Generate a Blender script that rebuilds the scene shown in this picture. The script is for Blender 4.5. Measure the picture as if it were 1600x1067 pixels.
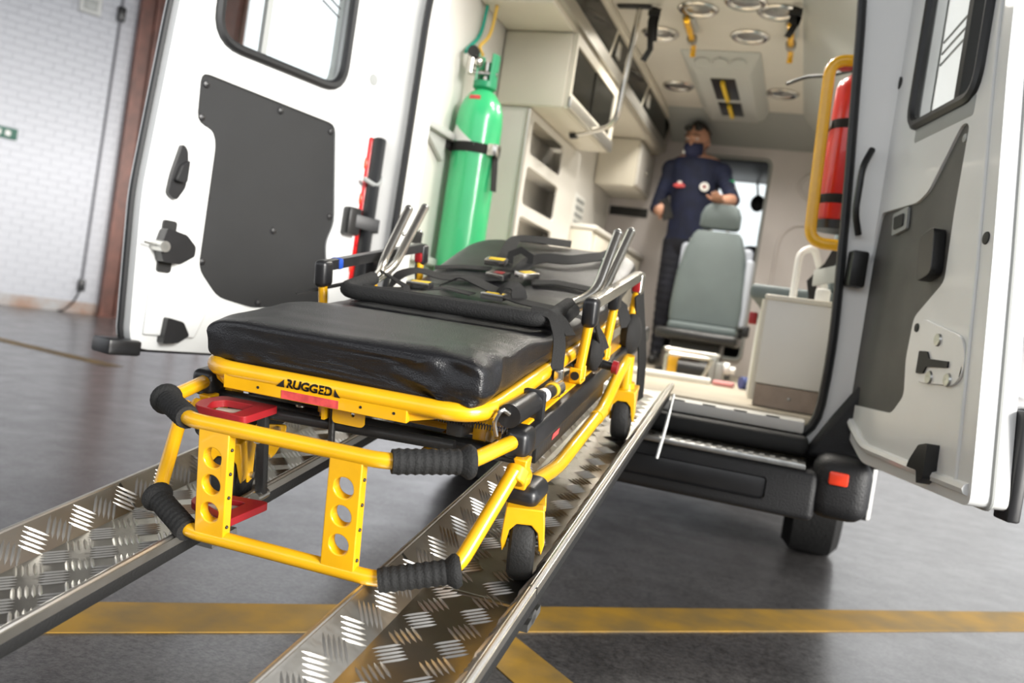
import bpy, bmesh, math, random
from math import sin, cos, radians, pi, sqrt
from mathutils import Vector, Matrix
random.seed(7)
for o in list(bpy.data.objects): bpy.data.objects.remove(o)
SC = bpy.context.scene
COL = SC.collection
V = Vector

# ------------------------------------------------------------------ camera
YAW, PITCH, ROLL, FPX, CAMH = radians(18.8), radians(1.5), radians(8.68), 1340.0, 0.85
fwd = V((-sin(YAW)*cos(PITCH), cos(YAW)*cos(PITCH), -sin(PITCH)))
r0 = V((cos(YAW), sin(YAW), 0)); u0 = r0.cross(fwd)
cright = r0*cos(ROLL) + u0*sin(ROLL); cup = -r0*sin(ROLL) + u0*cos(ROLL)
cam = bpy.data.cameras.new('camera'); camo = bpy.data.objects.new('camera', cam); COL.objects.link(camo)
camo.matrix_world = Matrix(((cright.x, cup.x, -fwd.x, 0), (cright.y, cup.y, -fwd.y, 0), (cright.z, cup.z, -fwd.z, CAMH), (0, 0, 0, 1)))
cam.sensor_width = 36; cam.lens = FPX/1600*36; cam.clip_start = .02; cam.clip_end = 300
cam.dof.use_dof = True; cam.dof.focus_distance = 1.5; cam.dof.aperture_fstop = 3.3
SC.camera = camo
# ------------------------------------------------------------------ world and light
w = bpy.data.worlds.new('world'); SC.world = w; w.use_nodes = True
bg = w.node_tree.nodes['Background']; bg.inputs[0].default_value = (.93, .96, 1, 1); bg.inputs[1].default_value = 1.75
def area(name, loc, target, size, size_y, power, color=(1, 1, 1)):
    l = bpy.data.lights.new(name, 'AREA'); l.shape = 'RECTANGLE'; l.size = size; l.size_y = size_y; l.energy = power; l.color = color
    o = bpy.data.objects.new(name, l); COL.objects.link(o); o.location = loc
    o.rotation_euler = (V(target)-V(loc)).to_track_quat('-Z', 'Y').to_euler(); return o
SUN = bpy.data.lights.new('sun', 'SUN'); SUN.energy = 7.2; SUN.angle = radians(25); SUN.color = (1, .97, .92)
suno = bpy.data.objects.new('sun', SUN); COL.objects.link(suno)
suno.rotation_euler = (V((-.82, .38, -.25))).to_track_quat('-Z', 'Y').to_euler()
CABIN_FILL = 48.0  # strength of the spots added to brighten the van interior
SC.view_settings.view_transform = 'Standard'; SC.view_settings.look = 'None'
SC.view_settings.exposure = 0.0; SC.view_settings.gamma = 1; SC.view_settings.use_curve_mapping = False

# ------------------------------------------------------------------ materials
MATS = {}
def mat(name, col, rough=.5, metal=0., var=0., scale=12., bump=0., bscale=60., col2=None, coat=0., emit=None, trans=0., spec=.5, stretch=None, detail=4):
    m = bpy.data.materials.new(name); m.use_nodes = True; nt = m.node_tree; b = nt.nodes['Principled BSDF']
    b.inputs['Base Color'].default_value = (*col, 1); b.inputs['Roughness'].default_value = rough; b.inputs['Metallic'].default_value = metal
    b.inputs['Coat Weight'].default_value = coat; b.inputs['Transmission Weight'].default_value = trans; b.inputs['Specular IOR Level'].default_value = spec
    if emit: b.inputs['Emission Color'].default_value = (*emit[:3], 1); b.inputs['Emission Strength'].default_value = emit[3]
    tc = nt.nodes.new('ShaderNodeTexCoord'); src = tc.outputs['Object']
    if stretch:
        mp = nt.nodes.new('ShaderNodeMapping'); mp.inputs['Scale'].default_value = stretch; nt.links.new(src, mp.inputs[0]); src = mp.outputs[0]
    if var or col2:
        n = nt.nodes.new('ShaderNodeTexNoise'); n.inputs['Scale'].default_value = scale; n.inputs['Detail'].default_value = detail; nt.links.new(src, n.inputs[0])
        r = nt.nodes.new('ShaderNodeValToRGB'); nt.links.new(n.outputs[0], r.inputs[0])
        r.color_ramp.elements[0].position = .36; r.color_ramp.elements[1].position = .66
        c2 = col2 if col2 else tuple(min(1, c*(1+var)) for c in col); c1 = col if col2 else tuple(c*(1-var) for c in col)
        r.color_ramp.elements[0].color = (*c1, 1); r.color_ramp.elements[1].color = (*c2, 1)
        nt.links.new(r.outputs[0], b.inputs['Base Color'])
    if bump:
        n = nt.nodes.new('ShaderNodeTexNoise'); n.inputs['Scale'].default_value = bscale; n.inputs['Detail'].default_value = 3; nt.links.new(src, n.inputs[0])
        bp = nt.nodes.new('ShaderNodeBump'); bp.inputs['Strength'].default_value = bump; bp.inputs['Distance'].default_value = .01
        nt.links.new(n.outputs[0], bp.inputs['Height']); nt.links.new(bp.outputs[0], b.inputs['Normal'])
    MATS[name] = m; return m
mat('yellow', (.75, .39, .007), .26, var=.08, scale=9, coat=.35)
mat('vinyl', (.007, .007, .0085), .30, bump=.25, bscale=420, spec=.6)
mat('vinyl_fold', (.014, .015, .016), .36, bump=.6, bscale=18, spec=.6)
mat('rubber', (.008, .008, .008), .65, bump=.15, bscale=200)
mat('foam', (.008, .008, .008), .8, bump=.3, bscale=300)
mat('black_plastic', (.012, .012, .013), .35, var=.2)
mat('black_metal', (.015, .015, .015), .4, bump=.1, bscale=150)
mat('webbing', (.009, .0085, .008), .8, bump=.3, bscale=500)
mat('chrome', (.62, .60, .56), .22, 1, var=.1, scale=20)
mat('steel', (.5, .5, .48), .35, 1, var=.15, scale=30)
mat('red', (.27, .010, .014), .4, var=.1)
mat('red_label', (.62, .07, .07), .5, var=.25, scale=60)
mat('label_white', (.75, .75, .72), .5)
mat('label_yellow', (.75, .5, .02), .45)
mat('print_black', (.01, .01, .01), .6)
mat('aluminium', (.50, .48, .44), .36, 1, scale=5, col2=(.36, .34, .29), bump=.12, bscale=30)
mat('tread', (.72, .70, .66), .36, 1)
mat('van_white', (.80, .80, .78), .3, var=.02, scale=3, coat=.4)
mat('door_white', (.72, .73, .72), .32, var=.03, scale=4, coat=.3)
mat('panel_dark', (.008, .0085, .0095), .6, bump=.15, bscale=350, var=.15, scale=6)
mat('panel_grey', (.085, .083, .075), .55, bump=.15, bscale=350, var=.15, scale=6)
mat('trim_black', (.010, .0105, .0115), .42, var=.15, scale=8)
mat('bumper', (.008, .008, .009), .55, bump=.2, bscale=200)
mat('beige', (.66, .62, .53), .4, var=.03, scale=3)
mat('inner_white', (.68, .66, .62), .45, var=.03, scale=3)
mat('ceiling_beige', (.62, .59, .53), .35, var=.03, scale=3)
mat('grey_trim', (.30, .31, .30), .45)
mat('light_grey', (.45, .46, .44), .4)
mat('bulkhead', (.58, .54, .53), .5, var=.04, scale=3)
mat('floor_vinyl', (.42, .37, .29), .5, var=.12, scale=8)
mat('brown_panel', (.32, .25, .20), .5, var=.2, scale=10)
mat('alu_profile', (.55, .53, .48), .35, .9)
mat('dark_glass', (.012, .012, .010), .15, 0, spec=.35)
mat('green', (.04, .50, .19), .28, coat=.5, var=.05, scale=5)
mat('green_dark', (.01, .28, .12), .4)
mat('hose_green', (.01, .35, .25), .45)
mat('hose_yellow', (.7, .45, .08), .45)
mat('red_paint', (.62, .02, .015), .28, coat=.4, var=.06)
mat('seat_grey', (.105, .132, .136), .6, bump=.2, bscale=250, var=.06, scale=6)
mat('seat_side', (.42, .45, .52), .5)
mat('tail_red', (.6, .01, .01), .15, coat=.5, var=.3, scale=60)
mat('reflector', (.9, .06, .02), .3, emit=None)
mat('tyre', (.006, .006, .006), .8, bump=.3, bscale=90)
mat('skin', (.46, .24, .16), .55, var=.1, scale=20)
mat('hair', (.02, .016, .014), .7)
mat('navy', (.005, .009, .034), .8, var=.25, scale=12, bump=.3, bscale=25)
mat('trousers', (.009, .010, .018), .85, var=.3, scale=10, bump=.3, bscale=18)
mat('mask', (.012, .017, .06), .75)
mat('brick', (.66, .67, .71), .7, var=.06, scale=1.3)
mat('mortar', (.585, .595, .635), .8, var=.05)
mat('brown_steel', (.16, .055, .035), .5, var=.25, scale=4)
mat('cable', (.2, .2, .22), .6)
mat('sign_green', (.02, .12, .08), .5)
mat('line_yellow', (.36, .20, .02), .6, scale=7, col2=(.2, .13, .04), detail=8)
mat('wall_paint', (.60, .58, .57), .7, var=.05, scale=.8)
mat('fascia', (.75, .75, .74), .6)
mat('roof', (.35, .34, .33), .8)
mat('pink', (.6, .25, .25), .6)
mat('blue', (.05, .07, .2), .5)
mat('blue_tape', (.01, .06, .35), .5)
mat('lampshade', (.8, .8, .75), .4)
mat('moto_red', (.6, .02, .02), .3, coat=.5)
# glass: thin clear pane
def glass(name, tint, alpha):
    m = bpy.data.materials.new(name); m.use_nodes = True; nt = m.node_tree; nt.nodes.clear()
    o = nt.nodes.new('ShaderNodeOutputMaterial'); mx = nt.nodes.new('ShaderNodeMixShader'); t = nt.nodes.new('ShaderNodeBsdfTransparent'); g = nt.nodes.new('ShaderNodeBsdfGlossy')
    t.inputs[0].default_value = (*tint, 1); g.inputs['Roughness'].default_value = .03; mx.inputs[0].default_value = alpha
    nt.links.new(t.outputs[0], mx.inputs[1]); nt.links.new(g.outputs[0], mx.inputs[2]); nt.links.new(mx.outputs[0], o.inputs[0]); MATS[name] = m
glass('glass', (.93, .95, .94), .06)
glass('glass_smoked', (.12, .115, .10), .12)
def film(name, col):
    m = bpy.data.materials.new(name); m.use_nodes = True; nt = m.node_tree; nt.nodes.clear()
    o = nt.nodes.new('ShaderNodeOutputMaterial'); mx = nt.nodes.new('ShaderNodeMixShader'); t = nt.nodes.new('ShaderNodeBsdfTranslucent'); g = nt.nodes.new('ShaderNodeBsdfPrincipled')
    t.inputs[0].default_value = (*col, 1); g.inputs['Base Color'].default_value = (*col, 1); g.inputs['Roughness'].default_value = .2; mx.inputs[0].default_value = .45
    nt.links.new(t.outputs[0], mx.inputs[1]); nt.links.new(g.outputs[0], mx.inputs[2]); nt.links.new(mx.outputs[0], o.inputs[0]); MATS[name] = m
film('frosted', (.85, .86, .85))
# concrete floor
def concrete():
    m = bpy.data.materials.new('concrete'); m.use_nodes = True; nt = m.node_tree; b = nt.nodes['Principled BSDF']; tc = nt.nodes.new('ShaderNodeTexCoord')
    def noise(s, d, rough=.6):
        n = nt.nodes.new('ShaderNodeTexNoise'); n.inputs['Scale'].default_value = s; n.inputs['Detail'].default_value = d; n.inputs['Roughness'].default_value = rough; nt.links.new(tc.outputs['Object'], n.inputs[0]); return n
    def ramp(n, a, b_, c1, c2):
        r = nt.nodes.new('ShaderNodeValToRGB'); nt.links.new(n.outputs[0], r.inputs[0]); r.color_ramp.elements[0].position = a; r.color_ramp.elements[1].position = b_
        r.color_ramp.elements[0].color = (*c1, 1); r.color_ramp.elements[1].color = (*c2, 1); return r
    n1 = ramp(noise(1.3, 6), .35, .7, (.062, .058, .057), (.098, .093, .091))
    n2 = ramp(noise(75, 6, .8), .40, .58, (.25, .25, .25), (1.3, 1.3, 1.3))
    n3 = ramp(noise(3.5, 8, .7), .36, .5, (.6, .6, .6), (1, 1, 1))
    mul = nt.nodes.new('ShaderNodeMixRGB'); mul.blend_type = 'MULTIPLY'; mul.inputs[0].default_value = .8; nt.links.new(n1.outputs[0], mul.inputs[1]); nt.links.new(n2.outputs[0], mul.inputs[2])
    mul2 = nt.nodes.new('ShaderNodeMixRGB'); mul2.blend_type = 'MULTIPLY'; mul2.inputs[0].default_value = .6; nt.links.new(mul.outputs[0], mul2.inputs[1]); nt.links.new(n3.outputs[0], mul2.inputs[2])
    nt.links.new(mul2.outputs[0], b.inputs['Base Color'])
    r = ramp(noise(6, 5), .3, .7, (.30, .30, .30), (.48, .48, .48)); nt.links.new(r.outputs[0], b.inputs['Roughness'])
    bp = nt.nodes.new('ShaderNodeBump'); bp.inputs['Strength'].default_value = .22; bp.inputs['Distance'].default_value = .006; nt.links.new(noise(110, 4).outputs[0], bp.inputs['Height']); nt.links.new(bp.outputs[0], b.inputs['Normal'])
    b.inputs['Specular IOR Level'].default_value = .25; b.inputs['Coat Weight'].default_value = .8; b.inputs['Coat Roughness'].default_value = .24
    MATS['concrete'] = m
concrete()

# ------------------------------------------------------------------ mesh helpers
def _add(dst, src):
    me = bpy.data.meshes.new('t'); src.to_mesh(me); dst.from_mesh(me); bpy.data.meshes.remove(me); src.free()
class B:
    def __init__(s): s.bm = bmesh.new()
    def box(s, lo, hi, b=0, seg=2, mat4=None):
        t = bmesh.new(); lo, hi = V(lo), V(hi); c = (lo+hi)/2; d = hi-lo
        bmesh.ops.create_cube(t, size=1, matrix=Matrix.Translation(c) @ Matrix.Diagonal((abs(d.x), abs(d.y), abs(d.z), 1)))
        if b: bmesh.ops.bevel(t, geom=t.edges[:], offset=b, segments=seg, profile=.5, affect='EDGES')
        if mat4 is not None: t.transform(mat4)
        _add(s.bm, t); return s
    def obox(s, c, size, x, z, b=0):
        x = V(x).normalized(); z = V(z); y = z.cross(x).normalized(); z = x.cross(y); m = Matrix((x, y, z)).transposed().to_4x4(); m.translation = V(c)
        h = V(size)/2; return s.box(-h, h, b, 2, m)
    def cyl(s, p0, p1, r, seg=16, r2=None, cap=True):
        p0, p1 = V(p0), V(p1); d = p1-p0; t = bmesh.new()
        bmesh.ops.create_cone(t, cap_ends=cap, segments=seg, radius1=r, radius2=r if r2 is None else r2, depth=d.length)
        m = d.to_track_quat('Z', 'Y').to_matrix().to_4x4(); m.translation = (p0+p1)/2; t.transform(m); _add(s.bm, t); return s
    def sph(s, c, r, sc=(1, 1, 1), seg=16, rot=None):
        t = bmesh.new(); bmesh.ops.create_uvsphere(t, u_segments=seg, v_segments=max(6, seg*2//3), radius=r)
        m = Matrix.Diagonal((*sc, 1))
        if rot is not None: m = rot.to_4x4() @ m
        m = Matrix.Translation(V(c)) @ m; t.transform(m); _add(s.bm, t); return s
    def sweep(s, pts, prof, closed=False, up=None, caps=True):
        pts = [V(p) for p in pts]; n = len(pts); rings = []; bm = s.bm
        tang = []
        for i in range(n):
            a = pts[i-1] if (i > 0 or closed) else pts[i]; b = pts[(i+1) % n] if (i < n-1 or closed) else pts[i]
            tang.append((b-a).normalized())
        ref = V(up) if up is not None else (V((0, 0, 1)) if abs(tang[0].z) < .9 else V((1, 0, 0)))
        nn = (ref - tang[0]*ref.dot(tang[0])).normalized()
        for i in range(n):
            t = tang[i]; nn = (nn - t*nn.dot(t)).normalized() if up is None else (V(up)-t*V(up).dot(t)).normalized()
            bb = t.cross(nn)
            rings.append([bm.verts.new(pts[i]+bb*p[0]+nn*p[1]) for p in prof])
        k = len(prof); m = n if closed else n-1
        for i in range(m):
            A, C_ = rings[i], rings[(i+1) % n]
            for j in range(k): bm.faces.new((A[j], A[(j+1) % k], C_[(j+1) % k], C_[j]))
        if caps and not closed: bm.faces.new(rings[0][::-1]); bm.faces.new(rings[-1])
        return s
    def tube(s, pts, r, seg=10, closed=False, fil=0, fs=5):
        p = fillet(pts, fil, fs, closed) if fil else pts
        return s.sweep(p, [(r*cos(2*pi*i/seg), r*sin(2*pi*i/seg)) for i in range(seg)], closed)
    def ribbon(s, pts, w_, th, up=(0, 0, 1)):
        return s.sweep(pts, [(-w_/2, -th/2), (w_/2, -th/2), (w_/2, th/2), (-w_/2, th/2)], up=up)
    def prism(s, poly, vec):
        bm = s.bm; vec = V(vec); a = [bm.verts.new(V(p)) for p in poly]; b = [bm.verts.new(V(p)+vec) for p in poly]
        bm.faces.new(a[::-1]); bm.faces.new(b); n = len(a)
        for i in range(n): bm.faces.new((a[i], a[(i+1) % n], b[(i+1) % n], b[i]))
        return s
    def lathe(s, prof, org, axis=(0, 0, 1), seg=24):
        q = V(axis).to_track_quat('Z', 'Y').to_matrix(); o = V(org); rings = []
        for r, h in prof: rings.append([s.bm.verts.new(o+q @ V((r*cos(2*pi*i/seg), r*sin(2*pi*i/seg), h))) for i in range(seg)])
        for A, C_ in zip(rings, rings[1:]):
            for j in range(seg): s.bm.faces.new((A[j], A[(j+1) % seg], C_[(j+1) % seg], C_[j]))
        if prof[0][0] > 1e-5: s.bm.faces.new(rings[0][::-1])
        if prof[-1][0] > 1e-5: s.bm.faces.new(rings[-1])
        return s
    def plate(s, outer, holes, fr, th):
        """flat plate with holes; fr maps (u,v,d) to a point; solid thickness th along d"""
        t = bmesh.new(); edges = []; loops = []
        for lp in [outer]+holes:
            vs = [t.verts.new((u, v, 0)) for u, v in lp]; loops.append(vs)
            edges += [t.edges.new((vs[i], vs[(i+1) % len(vs)])) for i in range(len(vs))]
        r = bmesh.ops.triangle_fill(t, use_beauty=True, use_dissolve=False, edges=edges)
        t.verts.ensure_lookup_table(); t.verts.index_update()
        front = [v for v in t.verts]; back = {v.index: t.verts.new((v.co.x, v.co.y, th)) for v in front}
        for f in list(t.faces): t.faces.new([back[v.index] for v in reversed(f.verts)])
        for vs in loops:
            n = len(vs)
            for i in range(n):
                a, b = vs[i], vs[(i+1) % n]
                try: t.faces.new((b, a, back[a.index], back[b.index]))
                except ValueError: pass
        for v in t.verts: v.co = fr(v.co.x, v.co.y, v.co.z)
        _add(s.bm, t); return s
def fillet(pts, r, n=5, closed=False):
    pts = [V(p) for p in pts]; out = []; N = len(pts)
    for i, p in enumerate(pts):
        if not closed and i in (0, N-1): out.append(p); continue
        a, b = pts[i-1], pts[(i+1) % N]; d1 = (a-p); d2 = (b-p); l = min(r, d1.length*.48, d2.length*.48)
        A = p+d1.normalized()*l; C_ = p+d2.normalized()*l
        for k in range(n+1):
            t = k/n; out.append(A*(1-t)**2+p*2*t*(1-t)+C_*t*t)
    return out
def rrect(u0_, v0_, u1_, v1_, r, n=5):
    return [(p.x, p.y) for p in fillet([(u0_, v0_, 0), (u1_, v0_, 0), (u1_, v1_, 0), (u0_, v1_, 0)], r, n, True)]
def rpoly(pts, r, n=4): return [(p.x, p.y) for p in fillet([(a, b, 0) for a, b in pts], r, n, True)]
def circ(u, v, r, n=20): return [(u+r*cos(2*pi*i/n), v+r*sin(2*pi*i/n)) for i in range(n)]
def finish(bm, m, smooth=40):
    bmesh.ops.recalc_face_normals(bm, faces=bm.faces); me = bpy.data.meshes.new('mesh'); bm.to_mesh(me); bm.free()
    if smooth:
        for p in me.polygons: p.use_smooth = True
        me.set_sharp_from_angle(angle=radians(smooth))
    me.materials.append(MATS[m]); return me
ROOT = {}
def root(name, label, cat, loc=(0, 0, 0), group=None, W=None):
    o = bpy.data.objects.new(name, None); COL.objects.link(o); o.empty_display_size = .1
    M4 = W if W is not None else Matrix.Translation(V(loc)); o.matrix_world = M4; ROOT[o.name] = M4
    o['label'] = label; o['category'] = cat
    if group: o['group'] = group
    return o
def top(o):
    while o.parent: o = o.parent
    return o
def part(parent, name, b, m, bevel=0, local=False, smooth=40, label=None, kind=None):
    bm = b.bm if isinstance(b, B) else b
    if not local: bm.transform(ROOT[top(parent).name].inverted())
    o = bpy.data.objects.new(name, finish(bm, m, smooth)); COL.objects.link(o); o.parent = parent
    if bevel: addbevel(o, bevel)
    if label: o['label'] = label
    if kind: o['kind'] = kind
    return o
def addbevel(o, wdt, seg=2):
    md = o.modifiers.new('bevel', 'BEVEL'); md.width = wdt; md.segments = seg; md.limit_method = 'ANGLE'; md.angle_limit = radians(35)
def solo(name, b, m, label=None, cat=None, group=None, kind=None, bevel=0, smooth=40):
    bm = b.bm if isinstance(b, B) else b
    xs = [v.co for v in bm.verts]; c = V(((min(p.x for p in xs)+max(p.x for p in xs))/2, (min(p.y for p in xs)+max(p.y for p in xs))/2, min(p.z for p in xs)))
    bm.transform(Matrix.Translation(-c)); o = bpy.data.objects.new(name, finish(bm, m, smooth)); o.location = c; COL.objects.link(o)
    ROOT[o.name] = Matrix.Translation(c)
    if label: o['label'] = label
    if cat: o['category'] = cat
    if group: o['group'] = group
    if kind: o['kind'] = kind
    if bevel: addbevel(o, bevel)
    return o
def dup(o, parent=None, M4=None):
    c = o.copy(); COL.objects.link(c)
    if parent is not None: c.parent = parent
    if M4 is not None: c.matrix_local = M4
    for ch in o.children: dup(ch, c)
    return c
# ------------------------------------------------------------------ the garage
fl = solo('floor', B().box((-24, -8, -.1), (16, 40, 0)), 'concrete', kind='structure')
def stripe(p, q, wd):
    p, q = V((*p, 0)), V((*q, 0)); d = (q-p).normalized(); n = V((-d.y, d.x, 0))*wd/2; b = B()
    b.prism([p-n+V((0, 0, .0005)), q-n+V((0, 0, .0005)), q+n+V((0, 0, .0005)), p+n+V((0, 0, .0005))], (0, 0, .0025))
    o = part(fl, 'painted_line', b, 'line_yellow', smooth=0); return o
stripe((-4.6, -1.14), (1.9, 4.62), .19)
stripe((-.83, 2.30), (.25, 1.36), .15)
stripe((-7.6, 5.75), (-5.1, 5.42), .16)
stripe((1.3, 9.2), (3.6, 8.3), .18)
WP = V((-10.3, 8.72, 0)); WD = V((.551, .835, 0)).normalized(); WN = V((.835, -.551, 0)).normalized()
def wallp(u, z, d=0): return WP+WD*u+WN*d+V((0, 0, z))
wl = solo('wall_left', B().prism([wallp(-9, 0), wallp(14, 0), wallp(14, 4.05), wallp(1.5, 4.05), wallp(1.5, 6.2), wallp(-9, 6.2)], -WN*.25), 'mortar', kind='structure', smooth=0)  # low stretch past the bricks added unseen to block sky light on the floor
# brick courses: the 300 largest in view are single bricks, the rest one joined part
ch = .098; bl = .245; single = []
proto = None; rest = B()
def brickbox(b, u, z, L, d=.012): b.prism([wallp(u, z), wallp(u+L, z), wallp(u+L, z+ch-.011), wallp(u, z+ch-.011)], WN*d)
cells = []
for r in range(62):
    z = .02+r*ch; off = (r % 2)*bl/2
    for k in range(-37, 7):
        u = k*bl+off-.1
        if u+bl > 1.48: continue
        cells.append((r, z, u))
near = sorted([c for c in cells if -.5 < c[2] and c[1] < 4.6], key=lambda c: (c[2]-.4)**2*6+(c[1]-2.2)**2)[:300]
ns = set((c[0], round(c[2], 3)) for c in near)
for r, z, u in cells:
    if (r, round(u, 3)) in ns:
        if proto is None:
            b = B(); brickbox(b, u, z, bl-.01); proto = part(wl, 'brick', b, 'brick', smooth=0); pu, pz = u, z
        else:
            c = dup(proto, wl); c.location = WD*(u-pu)+V((0, 0, z-pz))+WN*random.uniform(-.003, .002)
    else: brickbox(rest, u, z, bl-.01)
part(wl, 'brickwork', rest, 'brick', smooth=0, kind='stuff')
b = B().prism([wallp(-9, 0, .0), wallp(1.5, 0, 0), wallp(1.5, .16, 0), wallp(-9, .16, 0)], WN*.016)
mat('plinth', (.55, .55, .55), .8, scale=2.2, col2=(.42, .2, .09), detail=6); part(wl, 'plinth_band', b, 'plinth', smooth=0)
def post(u, wd, label, d0=.0):
    b = B()
    for a, c, e, f in ((0, .05, 0, .18), (wd-.05, wd, 0, .18), (.05, wd-.05, .07, .11)):
        b.prism([wallp(u+a, 0, d0+e), wallp(u+c, 0, d0+e), wallp(u+c, 0, d0+f), wallp(u+a, 0, d0+f)], (0, 0, 6.1))
    r = root('steel_column', label, 'column', tuple(wallp(u+wd/2, 0, d0+.09)))
    part(r, 'profile', b, 'brown_steel', smooth=0)
    b = B().prism([wallp(u-.03, 0, d0-.0), wallp(u+wd+.03, 0, d0-.0), wallp(u+wd+.03, 0, d0+.2), wallp(u-.03, 0, d0+.2)], (0, 0, .02)); part(r, 'base_plate', b, 'brown_steel', smooth=0)
    return r
post(1.22, .25, 'brown steel column standing against the end of the white brick wall', .02)
post(1.52, .30, 'brown steel column just past the end of the white brick wall, beside the opening', -.15)
post(2.30, .45, 'brown steel column seen through the window of the left van door', -.15)
# conduit, switch box and sign on the wall
r = root('wall_cable', 'thin grey cable conduit running down the white brick wall to a small black box', 'cable', tuple(wallp(.98, .3, .03)))
part(r, 'conduit', B().tube([wallp(1.0, 6.0, .03), wallp(1.0, 4.2, .03), wallp(.97, .45, .03)], .018, 8), 'cable')
part(r, 'outlet_box', B().obox(wallp(.97, .40, .05), (.09, .07, .16), WD, (0, 0, 1), .012), 'black_plastic')
part(r, 'outlet_box', B().obox(wallp(1.0, 4.25, .05), (.10, .08, .2), WD, (0, 0, 1), .012), 'black_plastic')
part(r, 'loose_lead', B().tube([wallp(.96, .33, .05), wallp(.9, .15, .07), wallp(.78, .02, .09), wallp(.7, .012, .14)], .012, 6, fil=.08), 'black_plastic')
r = root('wall_switch_box', 'small pale plastic box high on the white brick wall beside the cable', 'box', tuple(wallp(.6, 4.1, .02)))
part(r, 'case', B().obox(wallp(.6, 4.25, .05), (.28, .08, .26), WD, (0, 0, 1), .02), 'label_white'); part(r, 'cover', B().obox(wallp(.6, 4.24, .095), (.18, .02, .15), WD, (0, 0, 1), .01), 'light_grey')
r = root('wall_sign', 'small dark green sign plate with white lettering on the white brick wall', 'sign', tuple(wallp(-.35, 2.2, .02)))
part(r, 'sign_plate', B().obox(wallp(-.36, 2.28, .025), (.62, .012, .15), WD, (0, 0, 1), .004), 'sign_green')
for k in range(5): part(r, 'letter_mark', B().obox(wallp(-.60+k*.11, 2.28, .034), (.06, .006, .07), WD, (0, 0, 1)), 'label_white')
# roof over the bay, and the far side of the yard on the right
solo('ceiling', B().box((-14, -5.2, 6.2), (4.5, 13.5, 6.4)), 'roof', kind='structure')  # unseen roof added to cut overhead sky; right edge trimmed for the sun
solo('light_screen_back', B().box((-14, -5.2, 0), (5.0, -5.0, 2.4)), 'wall_paint', kind='structure')  # unseen wall added to dim light from behind, kept low for some sky
fw = solo('wall_far', B().box((-2, 30, 0), (16, 30.3, 2.0)).box((-2, 30, 3.1), (16, 30.3, 9)).box((-2, 30, 2.0), (6.62, 30.3, 3.1)).box((8.2, 30, 2), (16, 30.3, 3.1)), 'wall_paint', kind='structure')
part(fw, 'fascia_board', B().box((-2, 28.8, 3.15), (16, 30, 9.0), .05), 'fascia')
part(fw, 'window_bar', B().box((7.3, 30.1, 2.0), (7.36, 30.16, 3.1)), 'alu_profile')
r = root('grey_shelf_rack', 'grey metal rack standing before the far wall behind the motorcycles', 'rack', (8.3, 27.5, 0))
for x in (7.85, 8.75):
    for y in (27.3, 27.7): part(r, 'upright', B().box((x-.03, y-.03, 0), (x+.03, y+.03, 2.3)), 'light_grey')
for z in (.3, .75, 1.2, 1.65, 2.1): part(r, 'shelf', B().box((7.82, 27.26, z), (8.78, 27.74, z+.04)), 'light_grey')
# motorcycles far away
def motorcycle(x, y, ang, body, label):
    r = root('motorcycle', label, 'motorcycle', (x, y, 0), 'motorcycles parked by the far wall')
    R = Matrix.Translation((x, y, 0)) @ Matrix.Rotation(ang, 4, 'Z')
    def g(b): b.bm.transform(R); return b
    for cx in (-.68, .68):
        t = g(B().lathe([(.22, -.05), (.3, -.055), (.325, -.02), (.325, .02), (.3, .055), (.22, .05), (.22, -.05)], (cx, 0, .325), (0, 1, 0), 28)); wh = part(r, 'wheel', t, 'tyre')
        part(wh, 'hub', g(B().cyl((cx, -.06, .325), (cx, .06, .325), .06, 12)), 'steel')
        for k in range(5):
            a = k*2*pi/5; part(wh, 'spoke', g(B().cyl((cx, 0, .325), (cx+.23*cos(a), 0, .325+.23*sin(a)), .016, 6)), 'light_grey')
        part(r, 'mudguard', g(B().sweep([(cx+.35*cos(a), 0, .325+.35*sin(a)) for a in [radians(d) for d in range(20, 165, 16)]], [(-.08, 0), (.08, 0), (.08, .012), (-.08, .012)], up=(0, 1e-6, 1))), 'van_white' if cx < 0 else 'black_plastic')
    part(r, 'engine', g(B().box((-.25, -.16, .3), (.25, .16, .62), .05).cyl((.1, -.18, .45), (.1, .18, .45), .13)), 'black_metal')
    part(r, 'frame', g(B().tube([(-.68, .1, .33), (-.2, .1, .42), (-.1, .1, .7), (-.55, .1, .72)], .025).tube([(-.1, 0, .7), (.35, 0, .85), (.68, 0, .33)], .03)), 'black_metal')
    part(r, 'fork', g(B().cyl((.68, .09, .33), (.45, .09, .95), .025).cyl((.68, -.09, .33), (.45, -.09, .95), .025)), 'steel')
    part(r, 'fuel_tank', g(B().sph((.12, 0, .85), .2, (1.35, .75, .65), 16)), body)
    part(r, 'seat', g(B().sph((-.4, 0, .82), .2, (1.9, .7, .35), 16)), 'vinyl')
    part(r, 'tail_fairing', g(B().sph((-.75, 0, .86), .12, (2, .9, .7), 14)), 'van_white')
    part(r, 'handlebar', g(B().tube([(.3, -.36, 1.02), (.43, -.15, 1.0), (.43, .15, 1.0), (.3, .36, 1.02)], .016, fil=.05)), 'black_metal')
    part(r, 'headlamp', g(B().sph((.6, 0, .88), .1, (.7, 1, 1))), 'label_white')
    part(r, 'exhaust', g(B().cyl((0, -.18, .35), (-.75, -.2, .5), .05)), 'steel')
motorcycle(4.75, 18.9, radians(12), 'van_white', 'motorcycle with a white fuel tank parked past the open right van door')
motorcycle(5.3, 21.2, radians(20), 'moto_red', 'motorcycle with a red fuel tank parked behind the white one')
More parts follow.
